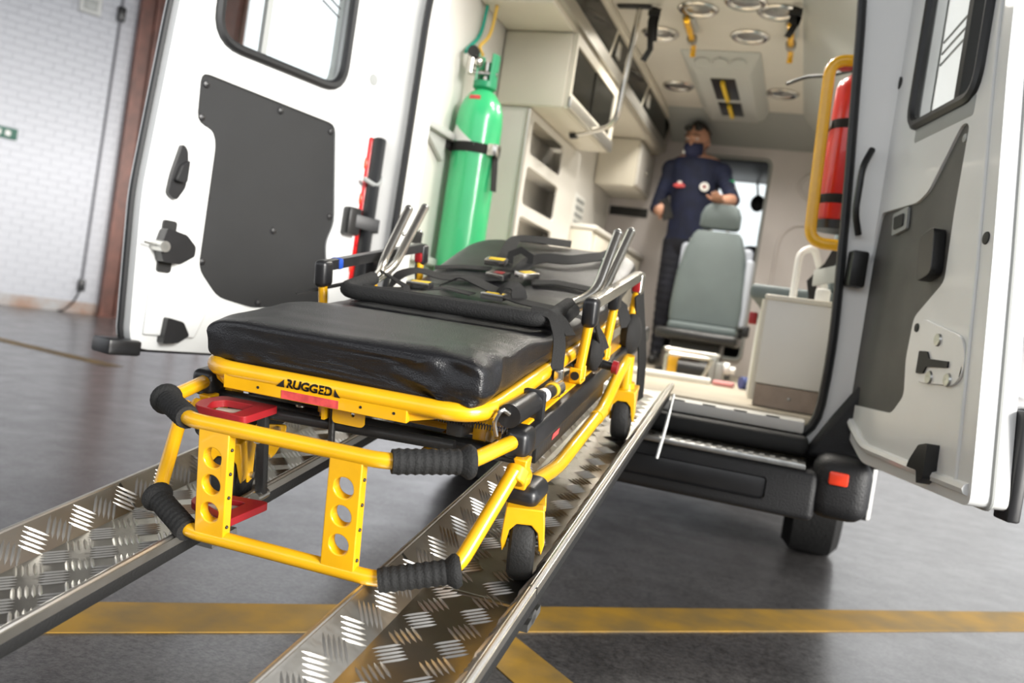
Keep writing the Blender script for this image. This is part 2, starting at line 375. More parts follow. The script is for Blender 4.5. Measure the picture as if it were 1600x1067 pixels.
# ------------------------------------------------------------------ ambulance
AMB = root('ambulance', 'white high roof ambulance van with both rear doors swung open', 'ambulance', (-.70, 2.8, 0))
YB = 6.30
XZ = lambda y0: (lambda u, v, d: V((u, y0+d, v)))
OPEN = rpoly([(-1.465, .605), (.062, .605), (.075, .9), (.046, 1.38), (0.0, 1.97), (-.06, 2.42), (-1.38, 2.42), (-1.46, 1.97)], .13, 6)
part(AMB, 'rear_frame', B().plate(rrect(-1.69, .57, .285, 2.68, .08), [OPEN], XZ(2.81), .15), 'van_white', bevel=.012)
part(AMB, 'door_seal', B().tube([(u, 2.80, v) for u, v in OPEN], .014, 8, closed=True), 'trim_black')
part(AMB, 'side_panel', B().box((-1.69, 3.12, .30), (-1.66, 8.1, 2.62), .008), 'van_white')  # both sides carried low to block light under the van
part(AMB, 'side_panel', B().box((.262, 3.12, .36), (.285, 8.1, 2.62), .008), 'van_white')
part(AMB, 'roof', B().box((-1.66, 2.96, 2.60), (.255, 7.3, 2.66), .01), 'van_white')
part(AMB, 'underbody', B().box((-1.655, 2.86, .40), (.25, 3.84, .57)).box((-1.38, 3.84, .36), (.0, 4.56, .57)).box((-1.655, 4.56, .36), (.25, 7.95, .57)), 'black_metal')  # boxes widened to hide the lit inner panel from floor reflections
# interior shell
part(AMB, 'interior_floor', B().box((-1.55, 2.93, .65), (.12, YB, .68)), 'floor_vinyl')
part(AMB, 'threshold', B().box((-1.42, 2.78, .635), (.03, 2.93, .672), .006), 'inner_white')
for k in range(14): part(AMB, 'threshold_groove', B().box((-1.36+k*.098, 2.782, .672), (-1.32+k*.098, 2.80, .674)), 'black_plastic')
part(AMB, 'sill_lip', B().box((-1.47, 2.71, .575), (.05, 2.80, .632), .02, 3), 'rubber')
part(AMB, 'left_lining', B().box((-1.57, 2.96, .68), (-1.55, YB, 2.45)), 'inner_white')
part(AMB, 'right_lining', B().box((.12, 2.96, .68), (.14, YB, 2.12)), 'inner_white')
part(AMB, 'ceiling_cove', B().prism([(.14, 2.96, 2.10), (.12, 2.96, 2.10), (-.25, 2.96, 2.45), (-.25, 2.96, 2.47)], (0, YB-2.96, 0)), 'light_grey')
part(AMB, 'ceiling_lining', B().box((-1.55, 2.96, 2.45), (-.25, YB, 2.47)), 'ceiling_beige')
bh = part(AMB, 'bulkhead', B().plate([(-1.57, .68), (.14, .68), (.14, 2.10), (-.25, 2.45), (-1.57, 2.45)], [rrect(-1.0, .80, -.43, 2.23, .05)], XZ(YB), .03), 'bulkhead', bevel=.006)
part(bh, 'vent_grille', B().box((-1.535, YB-.01, 1.735), (-1.25, YB, 1.80)), 'black_plastic')
part(bh, 'embossed_rib', B().tube([(-.02, YB, 2.17), (-.15, YB, 2.17), (-.24, YB, 2.07), (-.15, YB, 1.97), (-.02, YB, 1.97)], .014, 8, fil=.07), 'bulkhead')
part(bh, 'embossed_rib', B().tube([(-.02, YB, 1.80), (-.22, YB, 1.80), (-.30, YB, 1.70), (-.31, YB, .9)], .014, 8, fil=.09), 'bulkhead')
part(AMB, 'ceiling_header', B().prism([(-1.15, 5.85, 2.449), (-1.15, YB-.005, 2.449), (-1.15, YB-.005, 2.31)], (1.1, 0, 0)), 'grey_trim')
part(AMB, 'door_opening_trim', B().tube([(u, YB-.005, v) for u, v in rrect(-1.0, .80, -.43, 2.23, .05)], .012, 8, closed=True), 'grey_trim')
# cab beyond the bulkhead
part(AMB, 'cab_floor', B().box((-1.66, YB+.04, .62), (.255, 8.1, .66)), 'black_metal')
part(AMB, 'front_fascia', B().box((-1.66, 8.0, .25), (.262, 8.1, 1.44), .03), 'van_white')  # front added to shut out light from below the van
part(AMB, 'dashboard', B().box((-1.62, 7.35, .66), (.22, 8.0, 1.50), .08), 'black_plastic')
part(AMB, 'cab_header', B().box((-1.66, 6.6, 2.28), (.255, 7.5, 2.60), .05), 'black_plastic')
part(AMB, 'windscreen', B().prism([(-1.5, 7.95, 1.45), (.1, 7.95, 1.45), (.05, 7.45, 2.35), (-1.45, 7.45, 2.35)], (0, .006, .003)), 'glass')
part(AMB, 'rear_view_mirror', B().sph((-.56, 7.35, 2.1), .06, (1.0, .35, 1.2)).cyl((-.56, 7.4, 2.12), (-.6, 7.5, 2.3), .01), 'black_plastic')
b = B().box((-.60, 6.75, 1.05), (-.12, 6.88, 1.68), .08, 4).box((-.48, 6.76, 1.66), (-.24, 6.86, 1.88), .05, 3).box((-.60, 6.8, .85), (-.12, 7.25, 1.05), .06, 3).box((-.5, 6.85, .66), (-.22, 7.15, .86))
part(AMB, 'driver_seat', b, 'black_plastic')
# bumper, step, lights, wheels
bp = part(AMB, 'rear_bumper', B().box((-1.47, 2.62, .40), (.09, 2.80, .545), .02, 3).box((.07, 2.62, .415), (.235, 3.1, .60), .05, 4).box((-1.64, 2.62, .415), (-1.45, 3.1, .60), .05, 4), 'bumper')
part(bp, 'bumper_groove', B().box((-1.2, 2.616, .44), (-.05, 2.622, .505), .01), 'black_plastic')
st = part(AMB, 'step_plate', B().box((-1.22, 2.625, .545), (.05, 2.80, .562), .004), 'steel')
for k in range(40): part(st, 'tread_rib', B().box((-1.2+k*.031, 2.63, .562), (-1.185+k*.031, 2.70, .565)), 'steel')
part(AMB, 'reflector', B().box((.115, 2.610, .520), (.168, 2.622, .558), .006), 'reflector')
part(AMB, 'reflector', B().box((-1.58, 2.610, .520), (-1.527, 2.622, .558), .006), 'reflector')
part(AMB, 'corner_fairing', B().prism([(.03, 2.80, .57), (.285, 2.80, .57), (.285, 2.80, .82), (.17, 2.80, .82), (.10, 2.80, .70)], (0, -.05, 0)), 'bumper', bevel=.02)
for s, x in ((1, -1.605), (-1, .235)):
    tl = part(AMB, 'tail_lamp', B().box((x-.035, 2.775, .86), (x+.015, 2.81, 1.43), .012, 3), 'tail_red')
    part(tl, 'lamp_bezel', B().box((x+s*.015, 2.772, .86), (x+s*.055, 2.81, 1.43), .01), 'trim_black')
    for z in (.95, 1.2, 1.33): part(tl, 'lens_cell', B().sph((x-.012, 2.775, z), .018, (1, .4, 1.4)), 'reflector')
for x0 in (-1.65, .03):
    wh = part(AMB, 'wheel', B().lathe([(.19, 0), (.28, -.01), (.318, .03), (.32, .07), (.32, .16), (.318, .2), (.28, .23), (.19, .22)], (x0, 4.20, .32), (1, 0, 0), 40), 'tyre')
    part(wh, 'rim', B().lathe([(.19, .2), (.15, .17), (.05, .18), (.0, .18)], (x0, 4.20, .32), (1, 0, 0), 24), 'steel')
part(AMB, 'safety_chain', B().tube([(-.352, 2.60, .70), (-.36, 2.60, .6), (-.372, 2.60, .50)], .005, 6), 'steel')
# ---- rear doors
def door(h, ang, inward, outer, winh, panel, name, pm, lab, sealm='trim_black'):
    U = V((sin(ang), -cos(ang), 0)); N = V((cos(ang), sin(ang), 0))*inward
    fr = lambda u, v, d: V((h[0], h[1], 0))+U*u+V((0, 0, v))-N*d
    d = part(AMB, name, B().plate(outer, [winh, panel], fr, .045), 'door_white', bevel=.010, label=lab)
    skin = [(u*1.0, v) for u, v in outer]
    part(d, 'outer_skin', B().plate(skin, [winh], lambda u, v, t: fr(u, v, t+.052), .03), 'van_white', bevel=.006)
    part(d, 'trim_panel', B().plate([(u, v) for u, v in panel], [], lambda u, v, t: fr(u, v, t+.008), .02), pm)
    part(d, 'edge_seal', B().tube([fr(u, v, .047) for u, v in outer], .012 if sealm == 'trim_black' else .006, 8, closed=True), sealm)
    part(d, 'window_gasket', B().tube([fr(u, v, .0) for u, v in winh], .017, 8, closed=True), 'trim_black')
    return d, fr, U, N
LW = rrect(.185, 1.545, .695, 2.26, .09, 6)
LP_ = rpoly([(.727, 1.44), (.719, 1.292), (.66, 1.279), (.645, 1.24), (.644, .856), (.562, .776), (.424, .755), (.10, .795), (.154, 1.015), (.128, 1.088), (.188, 1.427)], .03, 3)
LO = rpoly([(-.06, .60), (.835, .595), (.86, 1.05), (.825, 1.62), (.74, 2.42), (-.02, 2.42)], .06, 4)
ld, lf, LU, LN = door((-1.60, 2.80), -radians(17), 1, LO, LW, LP_, 'rear_door', 'panel_dark', 'left rear door with black trim panel')
RW = rrect(.185, 1.56, .70, 2.26, .07, 6)
RP = rpoly([(.545, 1.49), (.505, 1.50), (.37, 1.35), (.31, 1.328), (.065, 1.331), (.022, 1.046), (.035, .749), (.366, .753), (.426, .806), (.401, .903), (.41, 1.013), (.548, 1.1), (.54, 1.275)], .02, 3)
RO = rpoly([(-.09, .80), (.0, .69), (.22, .596), (.838, .600), (.800, .867), (.760, 1.142), (.685, 1.58), (.585, 2.42), (-.10, 2.42), (-.02, 1.5), (0, 1.16)], .03, 4)
rd, rf, RU, RN = door((.13, 2.85), radians(17), -1, RO, [(u*.728+.05, v) for u, v in RW], RP, 'rear_door', 'panel_grey', 'right rear door with grey trim panel', 'light_grey')
# glass and lines
pane = part(ld, 'window_pane', B().plate([(u, v) for u, v in LW], [], lambda u, v, t: lf(u, v, t+.05), .004), 'glass')
part(ld, 'window_divider', B().obox(lf(.50, 1.9, .04), (.02, .02, .74), LU, (0, 0, 1)), 'grey_trim')
for k in range(3): part(ld, 'heater_line', B().cyl(lf(.205, 1.80+k*.03, .046), lf(.285, 1.83+k*.03, .046), .0028, 6), 'trim_black')
part(rd, 'window_pane', B().plate([(u*.728+.05, v) for u, v in RW], [], lambda u, v, t: rf(u, v, t+.05), .004), 'frosted')
part(rd, 'window_divider', B().obox(rf(.41, 1.9, .03), (.026, .03, .74), RU, (0, 0, 1)), 'trim_black')
for k in range(3): part(rd, 'heater_line', B().cyl(rf(.205, 1.74+k*.032, .044), rf(.38, 1.785+k*.032, .044), .003, 6), 'grey_trim')
part(rd, 'lower_gasket', B().obox(rf(.39, 1.535, .012), (.34, .03, .06), RU, (0, 0, 1), .01), 'grey_trim')
# left door hardware
sc = []
def rivet(d, f, u, v, r=.012, m='black_plastic'): return part(d, 'trim_rivet', B().lathe([(r, 0), (r*.9, .004), (.0, .007)], f(u, v, .008), LN if f is lf else RN, 12), m)
for u, v in ((.70, 1.41), (.70, 1.31), (.20, 1.40), (.42, 1.41), (.645, 1.08), (.38, 1.02), (.15, 1.11), (.63, .88), (.4, .775), (.13, 1.0)): rivet(ld, lf, u, v)
def hw(d, f, name, poly, dd, th, m, bev=.004): return part(d, name, B().plate(poly, [], lambda u, v, t: f(u, v, -t+dd), th), m, bevel=bev)
hw(ld, lf, 'lock_cover', rpoly([(.745, 1.20), (.765, 1.215), (.785, 1.12), (.79, 1.06), (.76, 1.045), (.735, 1.09), (.738, 1.16)], .012), 0, .018, 'black_plastic')
hw(ld, lf, 'lock_knob', rpoly([(.745, 1.17), (.768, 1.15), (.78, 1.10), (.745, 1.10)], .01), -.018, .02, 'black_plastic')
hw(ld, lf, 'latch_plate', rrect(.74, .83, .785, .985, .01), 0, .008, 'black_metal')
hw(ld, lf, 'latch_body', rpoly([(.725, .95), (.79, .96), (.805, .9), (.79, .86), (.735, .86), (.69, .89), (.69, .92)], .008), -.008, .035, 'black_plastic')
part(ld, 'latch_bolt', B().cyl(lf(.80, .905, .0), lf(.80, .905, -.06), .016).cyl(lf(.80, .905, -.03), lf(.85, .91, -.03), .004), 'steel')
hw(ld, lf, 'lower_latch', rpoly([(.69, .69), (.745, .70), (.75, .62), (.70, .625), (.665, .65)], .008), 0, .035, 'black_plastic')
part(ld, 'door_rib', B().prism([lf(.80, .80, 0), lf(.67, .84, 0), lf(.60, .72, 0), lf(.63, .64, 0), lf(.80, .64, 0)], LN*.012), 'door_white', bevel=.01)
part(ld, 'corner_block', B().obox(lf(.86, .60, .02), (.10, .10, .045), LU, (0, 0, 1), .008), 'black_plastic')
for u, v, m in ((.12, 1.685, 'light_grey'), (.045, 1.63, 'grey_trim')): part(ld, 'plug', B().lathe([(.022, 0), (.02, .003), (0, .004)], lf(u, v, 0), LN, 16), m)
part(ld, 'hinge_arm', B().tube([lf(-.045, 1.52, -.02), lf(-.05, 1.32, -.03), lf(.0, 1.25, -.05), lf(.05, 1.27, -.03)], .009, 8, fil=.06).sph(lf(-.045, 1.54, -.02), .02, (1, 1, 1.6)), 'grey_trim')
ck = part(ld, 'check_strap', B().obox((V((-1.60, 2.70, 1.115))+V((-1.44, 2.98, 1.10)))/2, (.33, .008, .05), V((.16, .28, -.015)), (0, 0, 1), .003), 'trim_black')
part(ld, 'strap_bracket', B().obox(lf(.07, 1.11, -.02), (.06, .04, .1), LU, (0, 0, 1), .008), 'black_metal')
# right door hardware
rivet(rd, rf, .52, 1.46, .012, 'grey_trim')
hw(rd, rf, 'pull_recess', rpoly([(.16, 1.315), (.26, 1.325), (.27, 1.262), (.175, 1.25)], .008), .006, .008, 'grey_trim')
hw(rd, rf, 'pull_cup', rpoly([(.18, 1.303), (.245, 1.308), (.25, 1.272), (.19, 1.266)], .006), -.003, .003, 'print_black')
hw(rd, rf, 'latch_plate', rpoly([(.47, 1.01), (.70, .965), (.735, .9), (.70, .85), (.50, .845)], .03), 0, .007, 'door_white')
hw(rd, rf, 'latch_slot', rpoly([(.50, .925), (.545, .925), (.56, .907), (.66, .905), (.66, .89), (.55, .887), (.54, .87), (.50, .868)], .004), -.008, .004, 'print_black', .001)
for u, v in ((.585, .955), (.57, .862), (.665, .862)): part(rd, 'latch_bolt', B().lathe([(.017, 0), (.015, .005), (.006, .006), (0, .004)], rf(u, v, -.007), RN, 14), 'steel')
hw(rd, rf, 'lower_latch', rpoly([(.585, .66), (.62, .70), (.665, .71), (.67, .63), (.64, .61), (.63, .64), (.575, .64)], .006), 0, .03, 'black_plastic')
part(rd, 'plug', B().lathe([(.019, 0), (.018, .003), (0, .004)], rf(.042, 1.73, 0), RN, 16), 'print_black')
part(rd, 'plug', B().lathe([(.015, 0), (.014, .003), (0, .004)], rf(.72, 1.19, 0), RN, 16), 'print_black')
part(rd, 'plug', B().lathe([(.012, 0), (.011, .003), (0, .004)], rf(.44, .985, 0), RN, 16), 'print_black')
part(rd, 'lower_rail', B().tube([rf(.05, .72, 0), rf(.22, .64, 0), rf(.60, .635, 0), rf(.82, .635, 0)], .014, 8, fil=.05), 'door_white')
part(rd, 'door_crease', B().tube([rf(.765, .64, 0), rf(.735, .87, 0), rf(.70, 1.14, 0), rf(.63, 1.58, 0), rf(.55, 2.3, 0)], .006, 8, fil=.1), 'door_white')
part(rd, 'outer_rub_strip', B().obox(rf(.805, .70, .098), (.06, .03, .24), RU, (0, 0, 1), .006), 'black_plastic')
hw(rd, rf, 'inner_handle', rpoly([(.42, 1.22), (.50, 1.24), (.52, 1.12), (.44, 1.10)], .02), .006, .03, 'black_plastic')
part(rd, 'check_strap', B().obox(V((.05, 2.90, 1.145)), (.27, .008, .055), V((-.125, .235, -.02)), (0, 0, 1), .003), 'light_grey')
part(rd, 'strap_bracket', B().obox(V((.105, 2.785, 1.155)), (.05, .05, .11), RU, (0, 0, 1), .008), 'black_metal')
part(AMB, 'pillar_grip', B().tube([(.095, 2.79, 1.52), (.075, 2.76, 1.46), (.075, 2.76, 1.32), (.095, 2.79, 1.26)], .010, 8, fil=.03), 'trim_black')
# yellow grab handle by the right pillar
part(AMB, 'grab_handle', B().tube([(.05, 2.97, 1.845), (-.068, 2.97, 1.845), (-.046, 2.97, 1.245), (.065, 2.97, 1.245)], .019, 12, fil=.08, fs=8), 'yellow', label='yellow grab handle')
# ------------------------------------------------------------------ fittings inside the ambulance
r = root('overhead_locker', 'long beige overhead locker with dark glass doors under the van ceiling', 'locker', (-1.37, 4.8, 2.19))
part(r, 'locker_body', B().prism([(-1.545, 3.43, 2.19), (-1.215, 3.43, 2.19), (-1.20, 3.43, 2.25), (-1.16, 3.43, 2.44), (-1.545, 3.43, 2.44)], (0, 2.80, 0)), 'beige', bevel=.006)
part(r, 'lower_rail', B().sweep([(-1.20, 3.43, 2.245), (-1.20, 6.24, 2.245)], [(-.03, -.03), (.02, -.035), (.02, .03), (-.015, .03)], up=(0, 0, 1)), 'alu_profile')
part(r, 'upper_rail', B().box((-1.165, 3.43, 2.405), (-1.135, 6.24, 2.447), .005), 'beige')
for k in range(3):
    y0 = 3.47+k*.92; f = lambda z: -1.20+(z-2.25)*.21+.004
    d = part(r, 'glass_door', B().prism([(f(2.275), y0, 2.275), (f(2.275), y0+.86, 2.275), (f(2.405), y0+.86, 2.405), (f(2.405), y0, 2.405)], (.004, 0, 0)), 'dark_glass', smooth=0)
    part(d, 'finger_grip', B().box((f(2.33)+.002, y0+.02, 2.30), (f(2.33)+.014, y0+.10, 2.39), .003), 'alu_profile')
r = root('wall_cabinet', 'beige wall cabinet with dark sliding glass hung below the overhead locker', 'cabinet', (-1.37, 4.2, 1.84))
part(r, 'cabinet_body', B().box((-1.545, 3.77, 1.84), (-1.21, 4.66, 2.188), .012, 3), 'beige')
part(r, 'face_frame', B().plate(rrect(3.775, 1.842, 4.655, 2.186, .004, 2), [rrect(3.80, 1.915, 4.60, 2.14, .008, 2)], lambda u, v, d: V((-1.21+d, u, v)), .022), 'beige')
part(r, 'glass_door', B().box((-1.208, 3.80, 1.915), (-1.20, 4.21, 2.14)), 'dark_glass'); part(r, 'glass_door', B().box((-1.203, 4.19, 1.915), (-1.195, 4.60, 2.14)), 'dark_glass')
part(r, 'bottom_rail', B().box((-1.20, 3.775, 1.842), (-1.175, 4.655, 1.90), .006), 'alu_profile')
r = root('shelf_unit', 'white upright shelf unit with rounded cubby openings beside the green cylinder', 'shelf', (-1.46, 4.25, .68))
part(r, 'unit_body', B().box((-1.545, 3.79, .684), (-1.53, 4.75, 1.835)).box((-1.53, 3.79, .684), (-1.385, 3.805, 1.835)).box((-1.53, 4.735, .684), (-1.385, 4.75, 1.835)), 'inner_white')
part(r, 'face_panel', B().plate(rrect(3.79, .684, 4.75, 1.835, .01, 2), [rrect(3.86, 1.64, 4.40, 1.80, .03), rrect(3.86, 1.40, 4.40, 1.58, .03), rrect(3.86, 1.14, 4.40, 1.34, .03)], lambda u, v, d: V((-1.385+d, u, v)), .014), 'inner_white', bevel=.003)
for z in (1.60, 1.37, 1.10): part(r, 'shelf', B().box((-1.53, 3.806, z), (-1.386, 4.73, z+.012)), 'inner_white')
part(r, 'corner_trim', B().cyl((-1.376, 3.792, .70), (-1.376, 3.792, 1.83), .012), 'alu_profile')
r = root('low_cabinet', 'beige low cabinet running along the van wall beyond the stretcher head', 'cabinet', (-1.37, 5.3, .68))
part(r, 'cabinet_body', B().box((-1.545, 4.76, .684), (-1.24, 6.28, 1.42), .01), 'beige'); part(r, 'worktop', B().box((-1.548, 4.755, 1.42), (-1.22, 6.285, 1.45), .01), 'inner_white')
for k in range(3): d = part(r, 'cabinet_door', B().box((-1.24, 4.80+k*.48, .72), (-1.228, 5.25+k*.48, 1.40), .004), 'beige'); part(d, 'knob', B().sph((-1.222, 5.2+k*.48, 1.1), .012), 'steel')
r = root('corner_cabinet', 'small beige cabinet box on the bulkhead behind the standing man', 'cabinet', (-1.4, 6.0, 1.86))
part(r, 'cabinet_body', B().box((-1.545, 5.75, 1.86), (-1.265, 6.29, 2.185), .012, 3), 'beige'); d = part(r, 'cabinet_door', B().box((-1.265, 5.77, 1.88), (-1.25, 6.27, 2.165), .005), 'inner_white'); part(d, 'latch', B().sph((-1.243, 6.0, 2.0), .014), 'chrome')
# wall notices and dispenser on left lining
solo('wall_notice', B().box((-1.549, 4.95, 1.66), (-1.545, 5.12, 1.80)), 'label_white', 'small pale notice sheet fixed on the left van lining', 'notice')
r = root('vent_panel', 'small slotted vent panel low on the left van lining', 'vent', (-1.54, 5.5, 1.5)); part(r, 'panel', B().box((-1.549, 5.35, 1.5), (-1.542, 5.6, 1.72), .002), 'label_white')
for k in range(4): part(r, 'slot', B().box((-1.541, 5.38, 1.525+k*.048), (-1.538, 5.57, 1.55+k*.048)), 'grey_trim')
r = root('grab_rail', 'bent steel grab rail hanging from the ceiling by the glass lockers', 'rail', (-1.1, 4.15, 1.84))
part(r, 'rail', B().tube([(-1.01, 4.12, 2.44), (-1.05, 4.15, 1.87), (-1.28, 4.25, 1.835)], .014, 10, fil=.08, fs=8), 'chrome')
part(r, 'ceiling_plate', B().box((-1.12, 4.09, 2.438), (-.95, 4.13, 2.449), .003), 'trim_black'); part(r, 'end_socket', B().cyl((-1.27, 4.247, 1.834), (-1.30, 4.26, 1.832), .02), 'trim_black')
# ceiling lamp unit
r = root('ceiling_console', 'grey ceiling console with two yellow tubes in recessed slots', 'light fitting', (-.68, 5.4, 2.40))
b = B(); A = [(-.90, 4.70), (-.46, 4.70), (-.46, 6.0), (-.90, 6.0)]; C2 = [(-.83, 4.92), (-.53, 4.92), (-.53, 5.9), (-.83, 5.9)]
va = [b.bm.verts.new((x, y, 2.449)) for x, y in A]; vb = [b.bm.verts.new((x, y, 2.385)) for x, y in C2]
for i in range(4): b.bm.faces.new((va[i], va[(i+1) % 4], vb[(i+1) % 4], vb[i]))
b.bm.faces.new(va); b.bm.faces.new(vb[::-1])
part(r, 'housing', b, 'light_grey', bevel=.008)
for y0, y1 in ((4.98, 5.38), (5.46, 5.74)):
    s_ = part(r, 'slot', B().box((-.75, y0, 2.378), (-.61, y1, 2.386), .003), 'trim_black')
    part(s_, 'tube', B().cyl((-.68, y0+.02, 2.366), (-.68, y1-.02, 2.366), .013), 'label_yellow')
for k in range(3): part(r, 'air_nozzle', B().lathe([(.045, 0), (.04, .008), (.02, .004), (0, .004)], (-.78+k*.1, 4.80, 2.418), (0, -.28, -1), 18), 'light_grey')
lampl = []
for i, (x, y) in enumerate(((-.50, 4.03), (-.73, 4.13), (-.36, 4.14), (-.507, 4.47), (-.966, 4.47), (-.997, 5.37), (-.369, 5.42), (-.75, 3.4), (-.4, 3.4))):
    if i == 0:
        r = L0 = root('downlight', 'round recessed ceiling lamp with a shiny ring in the van ceiling', 'ceiling lamp', (x, y, 2.44), 'round lamps in the van ceiling')
        part(r, 'ring', B().lathe([(.065, .0095), (.095, .0095), (.098, .004), (.088, -.004), (.07, -.002), (.062, .006)], (x, y, 2.44), (0, 0, 1), 28), 'chrome')
        part(r, 'lens', B().lathe([(.0, -.004), (.03, -.002), (.064, .006), (.064, .0095)], (x, y, 2.44), (0, 0, 1), 24), 'steel')
    else: c = dup(L0); c.location = (x, y, 2.44)
    l = bpy.data.lights.new('cabin_fill_spot', 'SPOT'); l.energy = CABIN_FILL; l.shadow_soft_size = .06; l.color = (1, .95, .86); l.spot_size = radians(150); l.spot_blend = 1  # spot added to brighten the cabin; the ceiling lamps themselves are off
    o = bpy.data.objects.new('cabin_fill_spot', l); COL.objects.link(o); o.location = (x, y, 2.425)
# drip hooks and hanging straps
for i, (x, y) in enumerate(((-.786, 4.33), (-.30, 4.36))):
    r = root('drip_hook', 'yellow drip hook folded on the van ceiling near the ' + ('glass lockers' if x < -.5 else 'grey side cove'), 'hook', (x, y, 2.40), 'yellow drip hooks')
    part(r, 'holder', B().box((x-.03, y-.12, 2.425), (x+.03, y+.06, 2.449), .006), 'light_grey')
    part(r, 'arm', B().cyl((x, y-.16, 2.41), (x, y+.1, 2.40), .016), 'yellow'); part(r, 'collar', B().cyl((x, y+.06, 2.402), (x, y+.10, 2.40), .026), 'steel'); part(r, 'tip', B().tube([(x, y+.1, 2.40), (x, y+.16, 2.385), (x, y+.17, 2.34)], .014, 8, fil=.03), 'yellow')
for x, y, z in ((-.93, 4.1, 2.18), (-.275, 4.05, 2.30)):
    r = root('hanging_strap', 'black strap dangling from the van ceiling by the ' + ('glass lockers' if x < -.5 else 'grey cove'), 'strap', (x, y, z))
    part(r, 'webbing', B().ribbon([(x, y, 2.44), (x-.012, y, 2.37), (x+.004, y+.01, z+.06), (x-.02, y, z)], .03, .004, up=(0, 1, 0)), 'webbing'); part(r, 'webbing', B().ribbon([(x+.014, y+.015, 2.44), (x+.008, y+.015, 2.36), (x+.016, y+.015, z+.1)], .028, .004, up=(0, 1, 0)), 'webbing')
    part(r, 'buckle', B().box((x-.03, y-.012, 2.395), (x+.03, y+.004, 2.425), .004), 'black_plastic')
# oxygen cylinder with bracket
CX, CY = -1.435, 3.36
r = root('oxygen_cylinder', 'tall green oxygen cylinder strapped upright to the left van wall', 'gas cylinder', (CX, CY, .681))
part(r, 'cylinder_body', B().lathe([(.0, .0), (.085, .0), (.099, .015), (.099, .96), (.094, 1.01), (.08, 1.05), (.055, 1.085), (.035, 1.10), (.034, 1.115), (0, 1.115)], (CX, CY, .681), (0, 0, 1), 40), 'green')
b = B()
for a0 in (0, pi):
    b.sweep([(CX+.045*cos(a), CY+.045*sin(a), 1.855) for a in [a0-.85+k*1.7/8 for k in range(9)]], [(-.004, -.065), (.004, -.065), (.004, .075), (-.004, .075)], up=(0, 0, 1))
part(r, 'valve_guard', b.lathe([(.036, 0), (.05, .01), (.05, .035), (.036, .035)], (CX, CY, 1.78), (0, 0, 1), 24), 'green_dark')
v = part(r, 'valve', B().cyl((CX, CY, 1.79), (CX, CY, 1.90), .016).cyl((CX-.07, CY-.03, 1.85), (CX+.05, CY+.0, 1.85), .012).sph((CX-.03, CY-.04, 1.89), .024).cyl((CX-.055, CY-.05, 1.84), (CX-.055, CY-.05, 1.90), .015), 'chrome')
part(v, 'gauge', B().cyl((CX-.045, CY-.05, 1.925), (CX-.045, CY-.075, 1.925), .024), 'black_plastic')
part(r, 'label', B().sweep([(CX+.1002*cos(a), CY+.1002*sin(a), 1.60-.02*k) for k, a in enumerate([-2.5+k*.28 for k in range(5)])], [(-.0006, -.022), (.0006, -.022), (.0006, .022), (-.0006, .022)], up=(0, 0, 1)), 'label_white')
part(r, 'tag', B().sweep([(CX+.0825*cos(a), CY+.0825*sin(a), 1.733) for a in [-1.9+k*.2 for k in range(4)]], [(-.001, -.008), (.001, -.008), (.001, .008), (-.001, .008)], up=(0, 0, 1)), 'red_label')
r = root('cylinder_bracket', 'grey steel wall bracket with a black strap holding the green cylinder', 'bracket', (-1.5, 3.2, 1.5))
part(r, 'bracket_arm', B().box((-1.549, 3.02, 1.545), (-1.50, 3.34, 1.575), .004).prism([(-1.545, 3.04, 1.545), (-1.545, 3.25, 1.545), (-1.545, 3.25, 1.45)], (.02, 0, 0)), 'light_grey')
part(r, 'bracket_arm', B().box((-1.549, 3.05, 1.02), (-1.50, 3.34, 1.05), .004), 'light_grey')
part(r, 'strap', B().sweep([(-1.53, 3.25, 1.53)]+[(CX+.1015*cos(a), CY+.1015*sin(a), 1.525) for a in [-2.6+k*.25 for k in range(15)]], [(-.002, -.02), (.002, -.02), (.002, .02), (-.002, .02)], up=(0, 0, 1)), 'webbing')
part(r, 'strap_tail', B().ribbon([(CX+.10, CY-.02, 1.52), (CX+.112, CY-.03, 1.45), (CX+.12, CY-.03, 1.36)], .03, .004, up=(1, -.5, 0)), 'webbing'); part(r, 'ratchet', B().box((CX+.08, CY-.07, 1.50), (CX+.125, CY-.02, 1.55), .006), 'chrome')
for i, (m, dx, n_) in enumerate((('hose_green', -.03, 'green'), ('hose_yellow', .0, 'yellow'))):
    solo('gas_hose', B().tube([(CX-.05+dx*1.5, CY+.12, 2.187), (CX-.055+dx*1.5, CY+.11, 2.05), (CX-.06+dx*1.2, CY-.02+.03*i, 1.95+.02*i), (CX-.085+.065*i, CY-.055+.03*i, 1.925)], .008, 8, fil=.08), m, n_+' gas hose running from the locker down to the cylinder valve', 'hose')
# fire extinguisher
EX, EY = .028, 3.08
r = root('fire_extinguisher', 'red fire extinguisher strapped behind the yellow grab handle', 'fire extinguisher', (EX, EY, 1.33))
part(r, 'cylinder_body', B().lathe([(0, 0), (.06, 0), (.068, .012), (.068, .45), (.06, .475), (.03, .50), (.025, .51), (0, .51)], (EX, EY, 1.33), (0, 0, 1), 32), 'red_paint')
for z in (1.39, 1.64): s_ = part(r, 'strap', B().lathe([(.0685, 0), (.0705, .001), (.0705, .03), (.0685, .031)], (EX, EY, z), (0, 0, 1), 32), 'webbing'); part(s_, 'clip', B().box((EX-.078, EY-.04, z+.004), (EX-.062, EY-.01, z+.028), .003), 'steel')
part(r, 'lever', B().obox((EX-.01, EY, 1.875), (.13, .02, .012), (1, 0, .35), (0, 0, 1), .003).obox((EX-.01, EY, 1.855), (.11, .02, .01), (1, 0, .1), (0, 0, 1), .003), 'red'); part(r, 'valve', B().cyl((EX, EY, 1.84), (EX, EY, 1.87), .018), 'steel')
